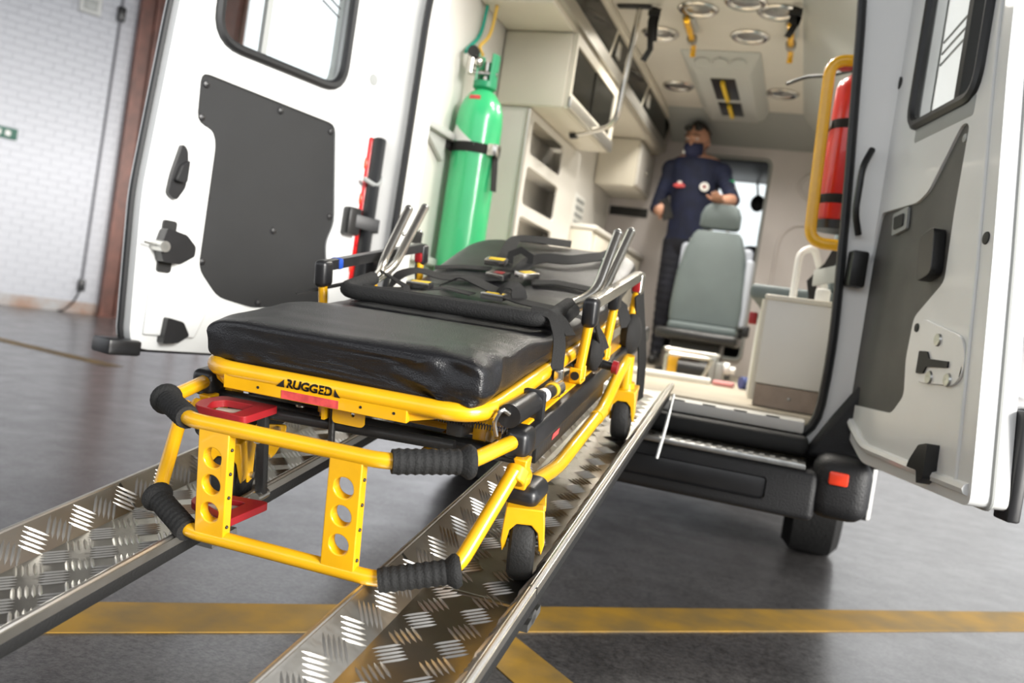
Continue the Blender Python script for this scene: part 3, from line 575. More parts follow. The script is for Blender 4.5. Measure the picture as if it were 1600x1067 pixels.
part(r, 'hose', B().tube([(EX-.02, EY, 1.85), (EX-.1, EY+.1, 1.86), (EX-.18, EY+.25, 1.90), (EX-.25, EY+.35, 1.90)], .007, 8, fil=.05), 'black_plastic')
part(r, 'base_cup', B().lathe([(0, 0), (.07, 0), (.072, .03), (.069, .03)], (EX, EY, 1.305), (0, 0, 1), 28), 'black_plastic')
# bench seat on the right
r = root('bench_seat', 'white side bench with grey cushion along the right van wall', 'bench', (0, 3.9, .68))
part(r, 'end_panel', B().box((-.15, 3.08, .76), (.115, 3.10, 1.06), .006), 'inner_white'); part(r, 'end_cap', B().box((-.16, 3.07, 1.05), (.115, 3.13, 1.068), .006), 'beige')
part(r, 'kick_panel', B().box((-.145, 3.085, .683), (.115, 3.10, .757)), 'brown_panel'); part(r, 'screw', B().sph((-.03, 3.083, .72), .006), 'steel')
part(r, 'bench_body', B().box((-.15, 3.101, .683), (.115, 4.9, 1.055)), 'inner_white')
part(r, 'corner_post', B().cyl((-.155, 3.10, .70), (-.155, 3.10, 1.05), .014), 'beige')
dr = part(r, 'front_door', B().box((-.175, 3.55, .72), (-.152, 4.85, 1.045), .006), 'inner_white'); part(dr, 'hinge', B().cyl((-.18, 3.5, .74), (-.18, 3.5, .98), .01), 'label_white'); part(dr, 'latch', B().sph((-.185, 3.7, .95), .018), 'label_white')
part(r, 'front_post', B().box((-.21, 3.70, .683), (-.178, 3.76, 1.04), .01), 'label_white'); part(r, 'release_button', B().box((-.245, 3.71, .98), (-.212, 3.75, 1.03), .005), 'red')
part(r, 'cushion', B().box((-.24, 3.45, 1.07), (.115, 4.9, 1.13), .02, 3), 'seat_grey')
part(r, 'back_cushion', B().box((.045, 3.42, 1.14), (.115, 4.9, 1.50), .02, 3), 'seat_grey')
part(r, 'arm_post', B().tube([(-.075, 3.3, 1.068), (-.075, 3.3, 1.25), (-.03, 3.36, 1.28), (.03, 3.42, 1.14)], .013, 8, fil=.03), 'label_white')
part(r, 'seat_belt', B().ribbon([(.0, 3.35, 1.075), (-.02, 3.35, 1.15), (.03, 3.38, 1.22), (.06, 3.4, 1.30)], .035, .004, up=(0, -1, 0)), 'webbing')
part(r, 'medical_bag_clip', B().box((.0, 3.2, 1.07), (.05, 3.26, 1.12), .008), 'label_white')
# attendant seat
SX, SY = -.62, 5.42
r = root('attendant_seat', 'grey upholstered attendant seat with headrest in front of the bulkhead door', 'seat', (SX, SY, .68))
def cushion(prof, y0, y1, m, name):
    b = B(); rings = []
    for (z, hw, dy) in prof:
        pts = fillet([(SX-hw, y0+dy, z), (SX+hw, y0+dy, z), (SX+hw, y1+dy, z), (SX-hw, y1+dy, z)], .04, 4, True); rings.append([b.bm.verts.new(p) for p in pts])
    for A_, C_ in zip(rings, rings[1:]):
        n = len(A_)
        for j in range(n): b.bm.faces.new((A_[j], A_[(j+1) % n], C_[(j+1) % n], C_[j]))
    b.bm.faces.new(rings[0][::-1]); b.bm.faces.new(rings[-1]); return part(r, name, b, m)
cushion([(.99, .205, .0), (1.0, .215, -.01), (1.1, .22, -.01), (1.3, .21, .0), (1.45, .185, .02), (1.55, .15, .04), (1.575, .13, .05)], SY-.06, SY+.05, 'seat_grey', 'backrest')
cushion([(1.595, .11, .05), (1.61, .125, .04), (1.68, .125, .04), (1.73, .105, .05), (1.75, .08, .055)], SY-.035, SY+.045, 'seat_grey', 'headrest')
part(r, 'headrest_stem', B().cyl((SX-.05, SY+.05, 1.55), (SX-.05, SY+.05, 1.63), .008).cyl((SX+.05, SY+.05, 1.55), (SX+.05, SY+.05, 1.63), .008), 'steel')
part(r, 'back_shell', B().box((SX-.22, SY+.055, .99), (SX+.225, SY+.10, 1.50), .03, 3), 'seat_side')
part(r, 'side_bolster', B().box((SX+.20, SY-.05, 1.0), (SX+.245, SY+.09, 1.42), .02, 3), 'seat_side')
part(r, 'seat_base_cushion', B().box((SX-.21, SY-.10, .935), (SX+.21, SY+.08, .992), .02, 3), 'seat_grey')
part(r, 'seat_pan', B().box((SX-.24, SY-.34, .88), (SX+.24, SY+.10, .94), .02, 3), 'black_plastic')
part(r, 'pedestal', B().box((SX-.16, SY-.2, .70), (SX+.14, SY+.06, .885), .01), 'black_metal'); part(r, 'foot_plate', B().box((SX-.22, SY-.26, .682), (SX+.2, SY+.12, .70), .006), 'black_metal')
part(r, 'belt_buckle', B().box((SX+.235, SY-.04, .95), (SX+.28, SY+.0, 1.02), .01), 'black_plastic')
# stretcher lock on the floor
r = root('stretcher_lock', 'steel and yellow stretcher locking frame on the van floor', 'lock frame', (-.52, 4.35, .68))
part(r, 'frame', B().tube([(-.64, 4.25, .692), (-.64, 4.25, .80), (-.42, 4.3, .80), (-.46, 4.25, .692)], .01, 8, fil=.02), 'chrome'); part(r, 'cross_bar', B().tube([(-.68, 4.45, .82), (-.42, 4.45, .82)], .012), 'chrome')
part(r, 'top_bar', B().box((-.64, 4.38, .815), (-.40, 4.42, .828), .004), 'label_white'); part(r, 'yellow_guard', B().box((-.66, 4.4, .69), (-.60, 4.5, .80), .008).box((-.62, 4.42, .80), (-.50, 4.46, .815), .003), 'yellow')
part(r, 'drum', B().cyl((-.60, 4.42, .735), (-.44, 4.42, .735), .045), 'black_metal'); part(r, 'end_plate', B().box((-.44, 4.36, .684), (-.41, 4.5, .81), .006).box((-.41, 4.36, .684), (-.37, 4.48, .79), .01), 'grey_trim')
for x, z, rr_ in ((-.36, .765, .03), (-.33, .76, .018)): part(r, 'knob', B().cyl((x-.012, 4.4, z), (x+.014, 4.4, z), rr_, 18), 'label_white')
part(r, 'base_rail', B().tube([(-1.0, 3.9, .70), (-.40, 4.1, .70)], .016, 10), 'label_white')
solo('folded_cloth', B().box((-.40, 4.22, .682), (-.30, 4.31, .705), .008, 3), 'pink', 'small folded pink cloth lying on the van floor', 'cloth')
solo('cloth_roll', B().cyl((-.27, 4.22, .713), (-.20, 4.26, .713), .03), 'blue', 'small dark blue roll lying on the van floor beside the bench', 'roll')
# ------------------------------------------------------------------ ramps (frame: x across, s up the slope, n off the deck)
SL, RY = radians(10.86), radians(1.57)
eS = V((-sin(RY)*cos(SL), cos(RY)*cos(SL), sin(SL))); eX = V((cos(RY), sin(RY), 0)); eN = eX.cross(eS)
ORG = V((-.70, 1.30, .442))+eX*(-.025)
SW = Matrix((eX, eS, eN)).transposed().to_4x4(); SW.translation = ORG
def ramp(x0, x1, label, hump):
    base = ORG+eX*((x0+x1)/2)+eS*(-2.2)
    W = SW.copy(); W.translation = ORG+eX*((x0+x1)/2); hw = (x1-x0)/2
    r = root('loading_ramp', label, 'ramp', W=W, group=None)
    s0, s1 = -2.30, 1.49; th = .004; wl_, wr = hump
    prof = [(-hw, -.014), (-hw, 0), (-hw+.012, .002), (-hw+.016, -.002), (-hw+wl_, -.040), (hw-wr, -.040), (hw-.016, -.002), (hw-.012, .002), (hw, 0), (hw, -.014), (hw-.003, -.014), (hw-.003, -.006), (hw-.013, -.006), (hw-wr-.001, -.045), (-hw+wl_+.001, -.045), (-hw+.013, -.006), (-hw+.003, -.006), (-hw+.003, -.014)]
    for a, c in ((s0, -.02), (-.014, s1)):
        b = B(); n = len(prof); A = [b.bm.verts.new((p[0], a, p[1])) for p in prof]; C_ = [b.bm.verts.new((p[0], c, p[1])) for p in prof]
        for i in range(n): b.bm.faces.new((A[i], A[(i+1) % n], C_[(i+1) % n], C_[i]))
        b.bm.faces.new(A[::-1]); b.bm.faces.new(C_); part(r, 'deck', b, 'aluminium', local=True, smooth=25)
    # raised five-bar tread
    b = B(); cell = .050
    def lug(cx, cs, ang, P, L=.030):
        # small raised lens-shaped bar on the surface P(x,s,h)
        ca, sa = cos(ang), sin(ang); w_ = .0028; pts = [(-L/2, 0, 0), (-L/4, -w_, 0), (L/4, -w_, 0), (L/2, 0, 0), (L/4, w_, 0), (-L/4, w_, 0)]
        lo = [b.bm.verts.new(P(cx+p[0]*ca-p[1]*sa, cs+p[0]*sa+p[1]*ca, .0003)) for p in pts]
        t1 = b.bm.verts.new(P(cx-L*.27*ca, cs-L*.27*sa, .0024)); t2 = b.bm.verts.new(P(cx+L*.27*ca, cs+L*.27*sa, .0024))
        b.bm.faces.new((lo[0], lo[1], t1)); b.bm.faces.new((lo[1], lo[2], t2, t1)); b.bm.faces.new((lo[2], lo[3], t2)); b.bm.faces.new((lo[3], lo[4], t2)); b.bm.faces.new((lo[4], lo[5], t1, t2)); b.bm.faces.new((lo[5], lo[0], t1))
    def field(width, P, s_from=-1.2):
        nx = max(1, int(width/cell)); ns_ = int((s1-s_from)/cell)
        for i in range(nx):
            for j in range(ns_):
                cx = (i+.5)*width/nx; cs = s_from+(j+.5)*cell; ang = radians(42) if (i+j) % 2 else radians(-42)
                for k in range(5):
                    o = (k-2)*.0090
                    lug(cx-o*sin(ang), cs+o*cos(ang), ang, P, .044)
    fw = 2*hw-wl_-wr
    field(fw, lambda x, s, h: (-hw+wl_+x, s, -.040+h))
    for side, wd in ((-1, wl_-.016), (1, wr-.016)):
        L_ = sqrt(wd*wd+.038**2); nrm = (-side*.038/L_, wd/L_)
        field(L_, lambda x, s, h: (side*(hw-.016)-side*wd*x/L_+nrm[0]*h, s, -.002-.038*x/L_+nrm[1]*h))
    part(r, 'raised_tread', b, 'tread', local=True, smooth=60, kind='stuff')
    for s_ in (-1, 1):
        part(r, 'edge_rubber', B().box((s_*(hw-.006)-.005, s0+.05, -.036), (s_*(hw-.006)+.005, s1-.06, -.013), .002), 'rubber', local=True)
        part(r, 'rim_bead', B().tube([(s_*(hw-.006), s0, .002), (s_*(hw-.006), s1, .001)], .0042, 8), 'tread', local=True)
    part(r, 'hinge_joint', B().cyl((-hw, -.017, -.05), (hw, -.017, -.05), .012).box((-hw+.0, -.05, -.06), (hw, .02, -.047)), 'steel', local=True)
    part(r, 'toe_plate', B().box((-hw+wl_, s1-.004, -.046), (hw-wr, s1+.03, -.040)), 'aluminium', local=True)
    return r
ramp(.142, .387, 'aluminium chequer plate ramp under the wheel with the black caster housing in front', (.06, .04))
ramp(-.435, -.193, 'aluminium chequer plate ramp under the side of the stretcher with the red pedals', (.05, .04))
# ------------------------------------------------------------------ stretcher
from mathutils import noise as mnoise
ST = root('stretcher', 'yellow framed ambulance stretcher with black mattress rolling up the ramps', 'stretcher', W=SW)
def sp(name, b, m, parent=None, **k): return part(parent or ST, name, b, m, local=True, **k)
def topn(s):
    if s < .88:
        t = min(1, max(0, (s-.24)/.18)); return .338-.022*t*t*(3-2*t)
    return .316+(min(s, 1.30)-.88)*.225
# mattress
def mattress():
    b = B(); rings = []; NP = 72
    SS = [.012]*14+[.012+.10*(k/26)**1.3 for k in range(1, 27)]+[.112+1.228*k/100 for k in range(1, 101)]
    for i, s in enumerate(SS):
        e = min(1, (s-.012)/.022); e2 = min(1, (1.34-s)/.12); hw = .263
        q = sqrt(max(0, 1-(1-e)**2)); q2 = sqrt(max(0, 1-(1-e2)**2)); cap = (i+1)/14*.999 if i < 14 else 1
        half = hw*(.972+.028*q)*(.55+.45*q2); t = topn(s); lo = .257 + (max(0, t-.316)*.85 if s > .8 else 0)
        mid = (t+lo)/2; hh = (t-lo)/2*(.72+.28*q)*(.6+.4*q2)
        ring = []
        for k in range(NP):
            a = 2*pi*k/NP; ca, sa = cos(a), sin(a)
            x = half*abs(ca)**.2*(1 if ca > 0 else -1)*(cap if i < 14 else 1); n = mid+hh*abs(sa)**.42*(1 if sa > 0 else -1)*cap
            rx = max(0, min(1, (x-.0)/.2)); fr_ = max(0, 1-s/.2)
            w1 = mnoise.noise(V((x*8, s*7, n*14)))*.004
            rg = 1-abs(mnoise.noise(V((x*15+n*22+3, s*12, n*12-x*7))))*2.2
            w2 = rg*(.005+.011*rx)*fr_ + mnoise.noise(V((x*30, s*25, n*30)))*.0012
            d = w1+w2; p = V((x, s, n))
            front = max(0, 1-(s-.012)/.03)
            p += V((ca*d*.5*(1-front), -d*front*cap**.2, (d*.8 if sa > 0 else 0)*(1-front*.6)))
            if sa < 0: p.z -= .006*rx*fr_*(-sa)
            ring.append(b.bm.verts.new(p))
        rings.append(ring)
    for A, C_ in zip(rings, rings[1:]):
        for j in range(NP): b.bm.faces.new((A[j], A[(j+1) % NP], C_[(j+1) % NP], C_[j]))
    b.bm.faces.new(rings[0][::-1]); b.bm.faces.new(rings[-1]); return b
mt = sp('mattress', mattress(), 'vinyl', smooth=80)
sp('seam', B().tube([(-.258, .06, .292), (-.252, .013, .292), (0, .010, .292), (.252, .013, .292), (.262, .2, .290), (.262, .8, .284)], .0014, 6, fil=.02), 'vinyl', mt)
sp('seam', B().tube([(.10, .011, .266), (.10, .010, .30), (.10, .016, .326)], .0014, 6), 'vinyl', mt)
sp('pull_loop', B().ribbon([(-.07, 1.08, topn(1.08)+.004), (-.07, 1.085, topn(1.08)+.03), (-.04, 1.085, topn(1.08)+.045), (-.01, 1.085, topn(1.08)+.03), (-.01, 1.08, topn(1.08)+.004)], .02, .002, up=(0, 1, 0)), 'webbing', mt)
# litter frame
sp('litter_rail', B().tube([(-.262, 1.30, .252), (-.262, .0, .252), (.262, .0, .252), (.262, 1.30, .252)], .0155, 14, fil=.075, fs=8), 'yellow')
fp = sp('foot_panel', B().prism([(-.205, -.001, .250), (.143, -.001, .250), (.143, -.001, .2225), (-.205, -.001, .2225)], (0, -.0125, 0)), 'yellow', bevel=.002)
sp('panel_gusset', B().prism([(.143, -.004, .24), (.215, .01, .24), (.143, -.004, .225)], (0, .01, 0)), 'yellow'); sp('panel_gusset', B().prism([(-.205, -.004, .245), (-.25, .02, .245), (-.25, .03, .222), (-.205, -.004, .222)], (0, .01, 0)), 'yellow')
sp('sticker', B().box((-.089, -.0142, .2245), (.019, -.0134, .2385)), 'red_label', fp)
for x, n in ((-.135, .235), (.06, .2355), (.12, .236)): sp('screw_hole', B().cyl((x, -.0142, n), (x, -.0130, n), .0025, 10), 'print_black', fp)
def text(txt, size, loc, parent, m, up, xdir, shear=.0, off=.0, sx=1):
    cu = bpy.data.curves.new('txt', 'FONT'); cu.body = txt; cu.size = size; cu.shear = shear; cu.offset = off; cu.extrude = .0003; cu.resolution_u = 3
    o = bpy.data.objects.new('txt', cu); COL.objects.link(o); dg = bpy.context.evaluated_depsgraph_get(); me = bpy.data.meshes.new_from_object(o.evaluated_get(dg))
    bpy.data.objects.remove(o); me.materials.clear(); me.materials.append(MATS[m])
    x = V(xdir).normalized(); y = V(up).normalized(); z = x.cross(y); Mx = Matrix((x*sx, y, z)).transposed().to_4x4(); Mx.translation = V(loc); me.transform(Mx)
    o = bpy.data.objects.new('lettering', me); COL.objects.link(o); o.parent = parent; return o
lt = text('RUGGED', .0205, (-.0800, 0, .2450), fp, 'print_black', (0, 0, 1), (1, 0, 0), .10, .0008, 1.06)
def wrap(o):
    for v in o.data.vertices: dn = v.co.z-.252; v.co.y = -sqrt(max(0, .0161**2-dn*dn))-.0005
wrap(lt)
def wedge(p):
    b = B(); b.bm.faces.new([b.bm.verts.new((x, -.0166, n)) for x, n in p]); bmesh.ops.subdivide_edges(b.bm, edges=b.bm.edges[:], cuts=3, use_grid_fill=True)
    o = sp('letter_wedge', b, 'print_black', fp, smooth=0); wrap(o)
wedge([(-.099, .2440), (-.083, .2440), (-.083, .2585)]); wedge([(.0115, .2440), (.023, .2440), (.0125, .2585)])
# lift handle loops at the foot end
UP = [(-.303, .075, .201), (-.275, -.07, .203), (-.17, -.142, .205), (.17, -.142, .205), (.275, -.07, .203), (.303, .075, .201)]
LOW = [(-.318, .03, .165), (-.275, -.09, .034), (-.175, -.139, .016), (.175, -.139, .016), (.275, -.09, .034), (.318, .03, .165)]
sp('lift_bar', B().tube(UP, .0125, 14, fil=.03), 'yellow'); sp('lift_bar', B().tube(LOW, .0125, 14, fil=.03), 'yellow')
for path in (UP, LOW):
    for a, c, e in ((1, 2, 0), (4, 3, 5)):
        p, q, z = V(path[a]), V(path[c]), V(path[e]); g0 = p+(q-p).normalized()*.002; g1 = p+(q-p).normalized()*.116
        pts = [g0, g0.lerp(g1, .5), g1]; b = B(); n = len(pts)
        b.tube(pts, .0185, 14)
        d = (pts[-1]-pts[len(pts)//2]).normalized()
        for k in range(8): c0 = p+(q-p).normalized()*(.018+k*.0125); b.lathe([(.0183, -.005), (.0198, -.001), (.0198, .001), (.0183, .005)], c0, d, 16)
        b.lathe([(.012, -.012), (.022, -.011), (.0265, -.005), (.0265, .0), (.0225, .006), (.0183, .012)], pts[0], d, 20)
        sp('hand_grip', b, 'foam')
for x0t, x0b, x1t, x1b in ((-.145, -.154, -.089, -.099), (.086, .076, .141, .134)):
    holes = []
    for n in (.154, .109, .062):
        t = (.205-n)/.19; cx = (x0t+x1t)/2*(1-t)+(x0b+x1b)/2*t; holes.append(circ(cx, n, .0165, 24))
    f = lambda u, v, d: V((u, -.142+.003*(.2-v)/.19-.0095+d, v))
    b = B().plate([(x0b, .012), (x1b, .012), (x1t, .208), (x0t, .208)], holes, f, .019)
    pl = sp('foot_plate', b, 'yellow', bevel=.002)
    for n in (.195, .17, .13, .09, .04): sp('rivet', B().sph((x1t*(n/.2)+x1b*(1-n/.2), -.142, n), .003), 'black_plastic', pl)
# side frame
for s_ in (-1, 1):
    rail = sp('side_rail', B().box((s_*.305-.014, .10, .166), (s_*.305+.014, 1.28, .208), .006, 3), 'black_plastic')
    sp('top_channel', B().box((s_*.283-.018, .13, .196), (s_*.283+.018, 1.25, .212), .003), 'yellow', rail)
    sp('end_cap', B().box((s_*.305-.024, .055, .172), (s_*.305+.022, .115, .222), .014, 4), 'black_plastic')
    sp('logo_panel', B().box((s_*.300-.004, .20, .12), (s_*.300+.004, .75, .166), .002), 'black_metal', rail)
    sp('logo_mark', B().prism([(s_*.3045, .30, .137), (s_*.3045, .345, .137), (s_*.3045, .352, .147), (s_*.3045, .307, .147)], (s_*.0006, 0, 0)), 'red_label', rail)
    # caster brackets, housings, forks, wheels
    for i, s in enumerate((.075, .93)):
        x = s_*.325 if (i or s_ > 0) else -.285
        if i == 0:
            br = sp('caster_bracket', B().prism([(x-.017, s-.03, .180), (x+.008, s-.03, .180), (x+.006, s-.03, .160), (x+.012, s-.03, .148), (x+.008, s-.03, .128), (x-.014, s-.03, .128), (x-.010, s-.03, .158)], (0, .03, 0)).lathe([(.0185, -.013), (.0185, .013)], (x-.006, s-.040, .157), (.1, 1, 1.05), 18), 'yellow', bevel=.003)
            sp('bracket_sticker', B().prism([(x-.002, s-.0305, .172), (x+.005, s-.0305, .170), (x+.004, s-.0305, .160), (x+.009, s-.0305, .148), (x+.002, s-.0305, .150), (x-.003, s-.0305, .160)], (0, -.0006, 0)), 'red', br); sp('bracket_hole', B().cyl((x-.011, s-.031, .165), (x-.011, s-.02, .165), .004, 10), 'print_black', br)
            sp('caster_housing', B().box((x-.029, s-.034, .096), (x+.031, s+.05, .134), .017, 5), 'black_plastic')
        else:
            sp('caster_bracket', B().tube([(x, s-.005, .105), (x, s-.01, .19)], .017, 12), 'yellow')
        wx = .328 if s_ > 0 else -.248; ws, wn = s+.008, .0265
        if i: wx = x
        RT = Matrix.Translation((wx, ws, 0)) @ Matrix.Rotation(radians(15 if i == 0 else 4), 4, 'Z') @ Matrix.Translation((-wx, -ws, 0))
        def g(b): b.bm.transform(RT); return b
        fk = B()
        fk.prism([(wx+u_, ws-.052, n_) for u_, n_ in ((-.031, .104), (.031, .104), (.034, .075), (.036, .045), (.032, .026), (.027, .040), (.023, .064), (.012, .076), (-.012, .076), (-.023, .064), (-.027, .040), (-.032, .026), (-.036, .045), (-.034, .075))], (0, .030, 0))
        fk.box((wx-.033, ws-.03, .093), (wx+.033, ws+.035, .104)); fk.cyl((wx, ws-.005, .10), (wx, ws-.005, .118), .024, 18)
        for e in (-1, 1): fk.prism([(wx+e*.032, ws-.03, .096), (wx+e*.032, ws+.03, .096), (wx+e*.032, ws+.012, .014), (wx+e*.032, ws-.012, .014)], (-e*.005, 0, 0))
        sp('fork', g(fk), 'yellow', bevel=.002)
        wh = sp('wheel', g(B().lathe([(.04, -.018), (.055, -.022), (.0635, -.017), (.066, -.008), (.066, .008), (.0635, .017), (.055, .022), (.04, .018)], (wx, ws, wn), (1, 0, 0), 36)), 'rubber'); sp('hub', g(B().lathe([(0, -.02), (.03, -.02), (.041, -.015), (.041, .015), (.03, .02), (0, .02)], (wx, ws, wn), (1, 0, 0), 24)), 'black_metal', wh)
        sp('axle_bolt', g(B().cyl((wx-.038, ws, wn), (wx+.038, ws, wn), .006, 10)), 'steel', wh)
    sp('base_tube', B().tube([(s_*.325, .11, .118), (s_*.325, .20, .104), (s_*.325, .29, .092), (s_*.325, .66, .11), (s_*.325, .82, .165), (s_*.325, .9, .18)], .0145, 12, fil=.05), 'yellow')
    sp('tube_joint', B().cyl((s_*.325, .60, .1068), (s_*.325, .65, .1092), .0165), 'yellow')
    # handrail
    hx = s_*.312
    hr = sp('handrail', B().sweep(fillet([(hx, .482, .335), (hx, .482, .378), (hx, 1.02, .386), (hx, 1.02, .345)], .03, 5), [(-.011, -.011), (.011, -.011), (.013, .0), (.011, .011), (-.011, .011), (-.013, 0)], up=(1, 0, 0)), 'chrome' if s_ > 0 else 'black_plastic')
    sp('rail_cap', B().box((hx-.016, .462, .330), (hx+.016, .505, .392), .012, 4), 'black_plastic', hr); sp('rail_cap', B().box((hx-.015, .995, .335), (hx+.015, 1.035, .395), .010, 4), 'black_plastic' if s_ < 0 else 'chrome', hr)
    sp('pivot_block', B().box((hx-.012, .70, .335), (hx+.012, .75, .372), .006), 'black_plastic', hr)
    sp('clip', B().box((hx-.010, .985, .345), (hx+.010, 1.01, .372), .004), 'red', hr)
    if s_ < 0: sp('blue_tape', B().box((hx-.0145, .53, .366), (hx+.0145, .55, .392), .006), 'blue_tape', hr)
    for s in (.482, .725, 1.005):
        po = sp('rail_post', B().tube([(s_*.302, s-.006, .222), (hx, s, .345)], .0105, 12), 'yellow')
        fk = B()
        fk.sweep(fillet([(s_*.300, s-.024, .246), (s_*.300, s-.024, .214), (s_*.300, s+.014, .214), (s_*.300, s+.014, .246)], .008, 3), [(-.0025, -.013), (.0025, -.013), (.0025, .013), (-.0025, .013)], up=(1, 0, 0))
        sp('post_bracket', fk, 'yellow', po, bevel=.003); sp('pivot', B().cyl((s_*.300, s-.03, .230), (s_*.300, s+.02, .230), .009, 12), 'black_plastic', po)
# folded push bars lying on the mattress: foam cross bar with bare steel ends turned up
for k, (sf, n, half, tops) in enumerate(((.425, .340, .235, (.278, .835, .50)), (.50, .330, .245, (.287, .955, .50)))):
    n2 = n+.01
    ux = [(-tops[0], tops[1], tops[2]), (-.272, .69+.07*k, n2+.02), (-half, .60, n2), (-half, sf, n), (half, sf, n), (half, .60, n2), (.272, .69+.07*k, n2+.02), (tops[0], tops[1], tops[2])]
    ub = sp('push_bar', B().tube(ux, .0115, 12, fil=.045), 'chrome')
    sp('foam_sleeve', B().tube([(-half, .575, n2), (-half, sf, n), (half, sf, n), (half, .60, n2)], .0165, 14, fil=.05), 'foam', ub)
    for e in (-1, 1):
        sp('end_plug', B().sph((e*tops[0], tops[1]+.001, tops[2]+.001), .0118), 'steel', ub); sp('stop_pin', B().sph((e*tops[0]*.99-e*.012, tops[1]-.05, tops[2]-.06), .005), 'steel', ub)
# tie strap round the push bars
sp('tie_strap', B().ribbon(fillet([(.20, .43, .357), (.245, .44, .352), (.275, .40, .31), (.285, .36, .25), (.290, .335, .215)], .02, 4), .026, .003, up=(.4, -.4, .8)), 'webbing')
sp('tie_strap', B().ribbon(fillet([(.20, .45, .352), (.25, .47, .348), (.285, .44, .315)], .02, 4), .024, .003, up=(.3, -.3, .9)), 'webbing')
sp('tie_strap', B().ribbon([(-.36, .45, .312), (-.27, .55, .34), (-.24, .62, .364), (-.17, .62, .335), (-.10, .5, .316)], .016, .003, up=(0, -.2, 1)), 'webbing')
# safety belts with buckles
def onm(x, s, h=.004): return V((x, s, topn(s)+h))
def buckle(x, s, ang, red=False, h=.012, tilt=0):
    o = onm(x, s, h); X_ = V((cos(ang), sin(ang), 0)); Z_ = V((0, -.2 if s > .88 else 0, 1)).normalized()
    k = sp('buckle', B().obox(o, (.055, .036, .015), X_, Z_, .003), 'black_plastic'); X2 = X_; Y2 = Z_.cross(X2)
    sp('metal_edge', B().obox(o-X2*.0285, (.006, .038, .016), X_, Z_, .002).obox(o-Y2*.018, (.055, .003, .016), X_, Z_, .001), 'chrome', k)
    sp('button' if red else 'yellow_label', B().obox(o+Z_*.0078, (.028, .018, .002) if red else (.044, .02, .002), X_, Z_, .0005), 'red' if red else 'label_yellow', k)
sp('lap_belt', B().ribbon([(-.31, .60, .27), (-.275, .60, .318), onm(-.24, .62), onm(-.16, .66, .01), onm(-.10, .70, .016), onm(-.03, .70, .01)], .042, .003, up=(0, 0, 1)), 'webbing')
sp('lap_belt', B().ribbon(fillet([onm(-.15, .80, .008), onm(-.09, .79, .04), onm(-.02, .74, .03), onm(.05, .70, .02), onm(.10, .68, .012), onm(.2, .67, .008), (.29, .66, .30), (.315, .66, .25)], .03, 3), .042, .003, up=(0, -.1, 1)), 'webbing')
sp('lap_belt', B().ribbon(fillet([onm(.03, .70, .012), onm(.05, .70, .045), onm(.08, .70, .045), onm(.09, .70, .012)], .02, 4), .04, .003, up=(0, -.3, 1)), 'webbing')
buckle(-.15, .66, .05, h=.022); buckle(.03, .695, -.1, h=.014); buckle(-.08, .53, 0, True, .006); buckle(.0, .50, .1, False, .004)
sp('shoulder_belt', B().ribbon(fillet([(-.31, .80, .27), (-.285, .80, .33), onm(-.25, .86, .03), onm(-.19, .88, .012), onm(-.1, .93, .006), onm(-.04, .955, .008)], .03, 4), .045, .003, up=(0, -.2, 1)), 'webbing')
sp('shoulder_belt', B().ribbon([onm(.04, .95, .006), onm(.10, .97, .008), onm(.18, .96, .007), onm(.25, .95, .004), (.29, .94, .31), (.31, .93, .26)], .036, .003, up=(0, -.2, 1)), 'webbing')
sp('shoulder_belt', B().ribbon(fillet([onm(-.02, 1.02, .006), onm(-.02, 1.10, .01), onm(.02, 1.12, .02), onm(.09, 1.12, .02), onm(.17, 1.20, .018), onm(.2, 1.31, .012)], .03, 4), .045, .003, up=(0, -.5, .9)), 'webbing')
sp('shoulder_belt', B().ribbon(fillet([onm(-.09, 1.07, .012), onm(-.10, 1.13, .012), onm(-.12, 1.26, .02), onm(-.03, 1.27, .02), onm(.05, 1.29, .012)], .03, 4), .04, .003, up=(0, -.4, .9)), 'webbing')
sp('shoulder_belt', B().ribbon([onm(-.25, .97, .004), onm(-.18, 1.0, .005), onm(-.10, 1.01, .006)], .03, .003, up=(0, -.2, 1)), 'webbing')
buckle(-.09, 1.03, .03, h=.022); buckle(-.055, .955, -.3, True, .012); buckle(.02, .97, 1.1, False, .018)
# gas spring / lift cylinder on the right rail
cy = sp('lift_cylinder', B().cyl((.293, .05, .247), (.293, .20, .238), .020, 20).cyl((.293, .20, .238), (.293, .34, .230), .0125, 18), 'black_plastic')
sp('white_label', B().cyl((.293, .215, .2372), (.293, .255, .235), .0132, 20), 'label_white', cy); sp('collar', B().cyl((.293, .31, .2318), (.293, .345, .2298), .017, 20), 'chrome', cy); sp('gold_band', B().cyl((.293, .30, .2323), (.293, .312, .2317), .0145, 20), 'label_yellow', cy)
sp('clamp', B().box((.272, .175, .205), (.316, .195, .262), .008), 'black_plastic', cy); sp('anchor_pin', B().tube([(.293, .05, .25), (.285, .035, .262), (.275, .03, .24), (.28, .035, .215)], .004, 8, fil=.01), 'chrome', cy)
sp('anchor_block', B().box((.283, .345, .212), (.30, .365, .262), .004), 'chrome', cy)
sp('return_spring', B().tube([(.16+.0035*k*.35+.008*0, .05+.004*sin(k*1.6), .222+.005*cos(k*1.6)) for k in range(110)], .0012, 5), 'black_metal')
# release knob on the right
kb = sp('release_lever', B().cyl((.315, .60, .232), (.35, .60, .228), .010).box((.29, .58, .215), (.318, .62, .25), .006), 'black_plastic'); sp('red_knob', B().cyl((.348, .60, .228), (.360, .60, .227), .015, 18), 'red', kb)
